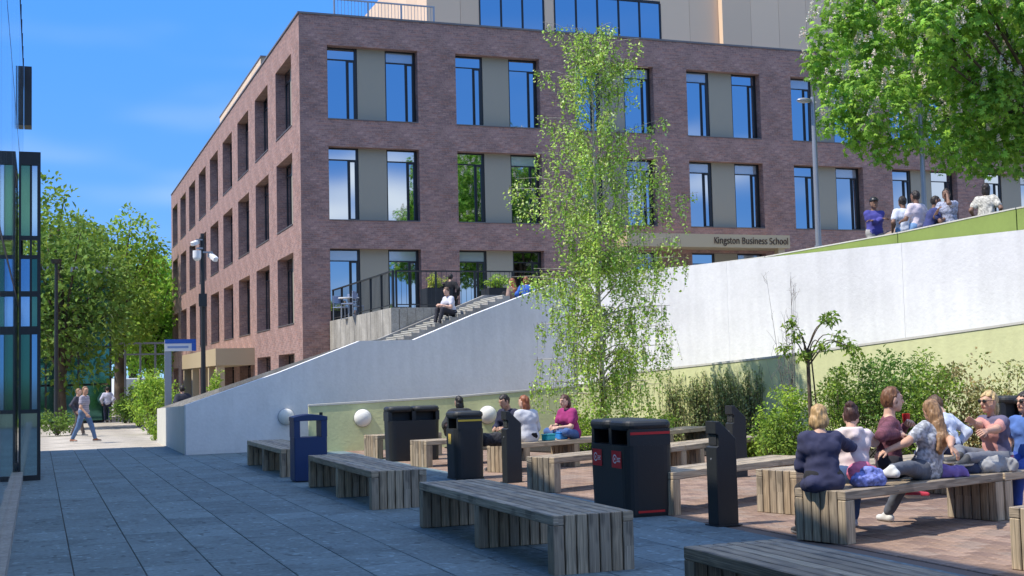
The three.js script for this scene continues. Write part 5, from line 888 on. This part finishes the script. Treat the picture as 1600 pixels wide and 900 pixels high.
{ const pos = onBench(1606, ...b4b, 0.3); person({ label: 'person with dark hair and sunglasses in a bright blue tee', group: GL, pos, yaw: -75 * deg, pelvis: 0.61, h: 1.68, lean: 2, head: [-6, 2], top: [0.08, 0.16, 0.42], sleeve: 'short', loose: 0.012, bottom: [0.03, 0.07, 0.3], hair: 'short', hairColor: HB.dark, glasses: 1, lf: [0.1, 0.085, 0.45], rf: [-0.1, 0.085, 0.45], skin: SKIN.tan }); }
// the group on the benches further back
const GM = 'students sitting on the rear benches', m5 = [7.7, -20.9, 24];
{ const pos = onBench(825, ...m5, 0.25); person({ cell: 0.022, label: 'person with red-brown hair in a pale grey sweatshirt, back turned', group: GM, pos, yaw: 195 * deg, pelvis: 0.6, h: 1.68, lean: 8, head: [20, 5], top: [0.5, 0.51, 0.55], sleeve: 'long', loose: 0.03, bottom: BLACKC, hair: 'midlong', hairColor: HB.red, lf: [0.1, 0.085, 0.5], rf: [-0.1, 0.085, 0.5], lh: [0.16, 0.72, 0.34], rh: [-0.16, 0.72, 0.34] }); }
{ const pos = onBench(800, ...m5, 0.75); pos[1] = gy(-22); person({ cell: 0.022, label: 'person with short dark hair in a navy top looking down', group: GM, pos, yaw: -60 * deg, pelvis: 0.62, h: 1.75, lean: 14, head: [-10, 22], top: NAVY, sleeve: 'long', bottom: BLACKC, hair: 'short', hairColor: HB.dark, lf: [0.1, 0.085, 0.45], rf: [-0.1, 0.085, 0.45], lh: [0.12, 0.75, 0.36], rh: [-0.12, 0.75, 0.36], skin: SKIN.mid }); }
{ const pos = onBench(893, ...m5, 0.3); person({ cell: 0.02, label: 'person in a magenta shirt and jeans sitting cross-legged on the bench', group: GM, pos, yaw: -72 * deg, pelvis: 0.6, h: 1.66, lean: 14, head: [0, 6], bust: 1, lh: [0.1, 0.72, 0.42], rh: [-0.1, 0.74, 0.4], top: [0.3, 0.03, 0.15], sleeve: 'short', loose: 0.024, bottom: [0.06, 0.12, 0.3], hair: 'bob', hairColor: [0.08, 0.03, 0.02], lf: [-0.12, 0.57, 0.26], lknee: [0.9, 0.2, 0.6], rf: [0.12, 0.57, 0.3], rknee: [-0.9, 0.2, 0.6], skin: SKIN.fair }); }
{ const pos = onBench(719, 6.88, -23.3, 14, 0.35); person({ cell: 0.024, label: 'person with long black hair in a dark hooded jacket behind the bins', group: GM, pos, yaw: 170 * deg, pelvis: 0.6, h: 1.66, lean: 6, head: [10, 8], top: [0.03, 0.032, 0.036], sleeve: 'long', hood: 1, topName: 'jacket', loose: 0.035, bottom: BLACKC, hair: 'midlong', hairColor: [0.012, 0.01, 0.01], lf: [0.1, 0.085, 0.5], rf: [-0.1, 0.085, 0.5] }); }
// stairs and terrace edge
{ const p = onZ(705, 480, -35.4), y = 2.2 + Math.ceil((p.x - 9.4) / (4 / 9)) * (1.5 / 9) + 0.36; person({ cell: 0.03, label: 'person in a pale top sitting alone on the stairs', pos: [p.x, y, -35.4], yaw: -70 * deg, pelvis: 0.11, h: 1.7, lean: 14, head: [10, 10], top: [0.55, 0.55, 0.62], sleeve: 'short', bottom: [0.03, 0.03, 0.04], hair: 'short', hairColor: HB.brown, lf: [0.1, -0.21, 0.52], rf: [-0.1, -0.21, 0.52], lh: [0.1, 0.3, 0.4], rh: [-0.1, 0.3, 0.4] }); }
{ const p = onZ(822, 440, -36.2); person({ cell: 0.03, label: 'person in a bright blue top at the head of the stairs, back turned', pos: [p.x, DECK, p.z], yaw: 160 * deg, pelvis: 0.2, h: 1.7, lean: 10, head: [0, 10], top: [0.05, 0.14, 0.5], sleeve: 'long', bottom: BLACKC, hair: 'bob', hairColor: HB.red, lf: [0.12, 0.085, 0.5], rf: [-0.12, 0.085, 0.5] }); }
{ const p = onZ(802, 445, -36.4); person({ cell: 0.03, label: 'person with long brown hair beside the one in bright blue', pos: [p.x, DECK, p.z], yaw: 200 * deg, pelvis: 0.16, h: 1.65, lean: 4, head: [10, 0], top: [0.3, 0.2, 0.16], sleeve: 'long', bottom: BLACKC, hair: 'long', hairColor: HB.red, lf: [0.12, 0.085, 0.5], rf: [-0.12, 0.085, 0.5] }); }
{ const p = onZ(703, 450, -39.0); person({ cell: 0.03, label: 'person in black standing beside the yellow-green planter', pos: [p.x, DECK, p.z], yaw: 150 * deg, h: 1.6, hip: [0, 0.55, 0], lean: 12, top: BLACKC, sleeve: 'long', bottom: BLACKC, hair: 'short', hairColor: HB.dark, lf: [0.1, 0.085, 0.3], rf: [-0.1, 0.085, 0.3] }); }
// people behind the lime parapet
const GU = 'people on the upper terrace behind the lime parapet', up0 = (u, d) => { const p = atDepth(u, 345, d); return [p.x, DECK, p.z]; };
person({ cell: 0.024, label: 'person in a dark cap and blue and orange top with folded arms', group: GU, pos: up0(1366, 29.0), yaw: -15 * deg, h: 1.8, lh: [-0.1, 1.22, 0.2], rh: [0.1, 1.26, 0.2], lhdir: [-1, 0.1, 0], rhdir: [1, 0.1, 0], top: [0.07, 0.07, 0.3], sleeve: 'long', bottom: [0.4, 0.38, 0.36], hair: 'short', hairColor: HB.dark, cap: 1, skin: SKIN.brown });
person({ cell: 0.024, label: 'person standing in a white tee and light jeans, back turned', group: GU, pos: up0(1412, 28.5), yaw: 170 * deg, h: 1.76, top: [0.62, 0.66, 0.74], sleeve: 'short', bottom: [0.2, 0.35, 0.6], hair: 'short', hairColor: HB.dark, skin: SKIN.brown });
person({ cell: 0.024, label: 'person standing in a pale pink tee and light jeans, back turned', group: GU, pos: up0(1433, 27.8), yaw: 190 * deg, h: 1.78, lh: [0.16, 1.1, 0.3], top: [0.68, 0.6, 0.64], sleeve: 'short', bottom: [0.2, 0.35, 0.6], hair: 'short', hairColor: HB.dark, skin: SKIN.brown });
person({ cell: 0.024, label: 'person crouching low beside the one with folded arms', group: GU, pos: up0(1393, 28.7), yaw: 120 * deg, hip: [0, 0.55, 0], h: 1.6, lean: 20, top: [0.3, 0.24, 0.2], sleeve: 'short', bottom: BLACKC, hair: 'short', hairColor: HB.dark, skin: SKIN.mid, lf: [0.1, 0.085, 0.1], rf: [-0.1, 0.085, 0.15] });
person({ cell: 0.024, label: 'person in a dark blue top sitting by the grey lamp post', group: GU, pos: up0(1450, 27.4), yaw: 60 * deg, hip: [0, 0.84, 0], h: 1.7, lean: 18, lh: [0.2, 1.13, 0.45], rh: [-0.15, 1.08, 0.4], top: [0.04, 0.05, 0.16], sleeve: 'short', bottom: BLACKC, hair: 'short', hairColor: HB.dark, skin: SKIN.brown, lf: [0.1, 0.085, 0.4], rf: [-0.1, 0.085, 0.4] });
person({ cell: 0.024, label: 'person in a patterned shirt raising a hand to the face', group: GU, pos: up0(1483, 27.2), yaw: -60 * deg, hip: [0, 0.93, 0], h: 1.72, lean: 8, lh: [0.06, 1.53, 0.2], rh: [-0.1, 1.2, 0.35], lelbow: [0.4, -1, 0.4], top: [0.35, 0.38, 0.5], pattern: 'marl', sleeve: 'short', bottom: BLACKC, hair: 'short', hairColor: HB.dark, skin: SKIN.brown, lf: [0.1, 0.085, 0.4], rf: [-0.1, 0.085, 0.4] });
person({ cell: 0.024, label: 'person with black hair in a pale patterned top near the window', group: GU, pos: up0(1542, 26.6), yaw: 130 * deg, hip: [0, 0.97, 0], h: 1.7, lean: 6, top: [0.5, 0.48, 0.42], pattern: 'marl', sleeve: 'short', bottom: BLACKC, hair: 'midlong', hairColor: HB.dark, skin: SKIN.brown, lf: [0.1, 0.085, 0.4], rf: [-0.1, 0.085, 0.4] });
// on the path
{ const p = onGround(131, 692); person({ cell: 0.026, label: 'person in a grey striped tee and jeans walking across the sunlit path', pos: [p.x, p.y, p.z], yaw: 60 * deg, h: 1.76, lean: 3, head: [-20, 0], top: [0.32, 0.3, 0.36], pattern: 'stripe', sleeve: 'short', bottom: [0.09, 0.16, 0.3], hair: 'short', hairColor: [0.2, 0.1, 0.05], lf: [0.09, 0.09, 0.34], rf: [-0.09, 0.12, -0.34], rh: [-0.26, 0.9, 0.22], lh: [0.26, 0.88, -0.1], skin: SKIN.tan, shoes: [0.25, 0.1, 0.05] }); }
{ const p = onGround(121, 682); person({ cell: 0.03, label: 'person in a dark top walking beside the one in grey stripes', pos: [p.x, p.y, p.z], yaw: 60 * deg, h: 1.7, lean: 3, top: [0.05, 0.05, 0.07], sleeve: 'long', bottom: [0.1, 0.08, 0.07], hair: 'short', hairColor: HB.light, lf: [0.09, 0.1, -0.25], rf: [-0.09, 0.09, 0.28] }); }
{ const p = onGround(168, 660); person({ cell: 0.034, label: 'person in a pale shirt and dark trousers walking away down the path', pos: [p.x, p.y, p.z], yaw: 182 * deg, h: 1.76, top: [0.5, 0.5, 0.6], sleeve: 'long', bottom: [0.02, 0.025, 0.05], hair: 'short', hairColor: HB.dark, lf: [0.09, 0.09, 0.2], rf: [-0.09, 0.1, -0.2] }); }
{ const p = onZ(287, 620, -41.0); person({ cell: 0.03, label: 'person in a dark jacket behind the end of the stairs', pos: [p.x, gy(-41), -41], yaw: 200 * deg, h: 1.72, top: [0.025, 0.028, 0.045], sleeve: 'long', topName: 'jacket', loose: 0.04, lean: 10, bottom: BLACKC, hair: 'short', hairColor: HB.dark }); }

// ---------- things on the benches ----------
function lump(name, label, category, pos, prims, color, kind, rough) { const f = field(prims.map(([a, b, r]) => cap(V3(...a), V3(...b), r)), 0.03), pr = prims.map(([a, b, r]) => cap(V3(...a), V3(...b), r)); const g = nets((p) => Math.max(f(p) + 0.05 * (noise3(p[0] * 12 + pos[0], p[1] * 12, p[2] * 12) - 0.5) + 0.02 * (noise3(p[0] * 30, p[1] * 30, p[2] * 30) - 0.5), 0.002 - p[1]), bounds(pr, 0.05), 0.012, clothColor(color, kind)); const m = single(name, [g], M.cloth, label, category); m.position.set(...pos); return m; }
const bt = (u, b, t, dy = 0.502) => { const p = onBench(u, ...b, t); p[1] += dy; return p; };
lump('folded_jacket', 'crumpled grey jacket on the bench beside the woman in sunglasses', 'jacket', bt(1556, b4b, 0.12), [[[-0.22, 0.06, 0], [0.16, 0.06, 0], 0.08], [[-0.1, 0.12, -0.05], [0.1, 0.1, 0], 0.06]], [0.3, 0.3, 0.3]);
lump('dark_jacket', 'dark blue jacket lying on the bench by the propped hand', 'jacket', bt(1524, b4, 0.22), [[[-0.18, 0.05, 0], [0.2, 0.05, 0], 0.07]], [0.03, 0.04, 0.08]);
lump('purple_bag', 'crumpled purple bag on the bench behind the grey marl tee', 'bag', bt(1481, b4, 0.14), [[[-0.12, 0.05, 0], [0.12, 0.05, 0.02], 0.07]], [0.2, 0.13, 0.36]);
lump('blue_white_scarf', 'blue and white scarf bundle on the bench next to the navy jacket', 'scarf', bt(1352, b4, 0.16), [[[-0.12, 0.05, 0], [0.14, 0.06, 0], 0.075], [[0.0, 0.12, -0.03], [0.1, 0.13, -0.03], 0.06]], [0.16, 0.2, 0.5], 'marl');
lump('pink_bag', 'pink bag standing on the bench between the two women', 'bag', bt(1343, b4, 0.36), [[[-0.08, 0.1, 0], [0.08, 0.1, 0], 0.09], [[-0.05, 0.17, 0], [0.05, 0.17, 0], 0.06]], [0.6, 0.16, 0.26]);
lump('black_bag', 'black and white bag on the bench behind the slanted bollard', 'bag', [onGround(772, 697, 0.5).x, gy(-22) + 0.5, onGround(772, 697, 0.5).z], [[[-0.14, 0.12, 0], [0.14, 0.12, 0], 0.12]], [0.03, 0.03, 0.035], 'marl');
{ const p = bt(1408, b5, 0.1, 0), q = atDepth(1416, 655, 13.5); const g = new THREE.LatheGeometry([[0, 0], [0.032, 0], [0.042, 0.11], [0.04, 0.11], [0.03, 0.005], [0, 0.005]].map(([x, y]) => new THREE.Vector2(x, y)), 16); const m = single('red_cup', [g], M.red, 'red cup held by the person in the maroon shirt', 'cup'); m.position.set(q.x, q.y - 0.05, q.z); }
function tub(name, label, color, pos, w, h) { const g = thing(name, label, 'lunch box', pos, 0.4); const m = mat(color, 0.35); part('tub', [cbox(w, h, w * 0.7, 0.015).translate(0, h / 2, 0)], m, g); part('lid', [cbox(w * 1.05, 0.018, w * 0.75, 0.006).translate(0, h + 0.009, 0)], m, g); }
{ const a = bt(856, m5, 0.2), c = bt(876, m5, 0.22); tub('turquoise_lunch_box', 'turquoise lunch box on the bench beside the grey sweatshirt', lin(0.03, 0.45, 0.5), a, 0.22, 0.1); tub('blue_lunch_box', 'blue lunch box in front of the cross-legged woman', lin(0.04, 0.25, 0.65), c, 0.2, 0.12); }
{ const p = bt(1578, b4b, 0.1); const g = thing('pink_bottle', 'small pink drink bottle at the joint of the two front benches', 'bottle', p); part('bottle', [new THREE.LatheGeometry([[0, 0], [0.03, 0], [0.032, 0.1], [0.015, 0.14], [0.015, 0.17], [0, 0.17]].map(([x, y]) => new THREE.Vector2(x, y)), 14)], mat(lin(0.6, 0.12, 0.2), 0.3), g); part('bottle_cap', [cyl(0.018, 0.018, 0.025, 12).translate(0, 0.171, 0)], M.signWhite, g); }

renderer.render(scene, camera);
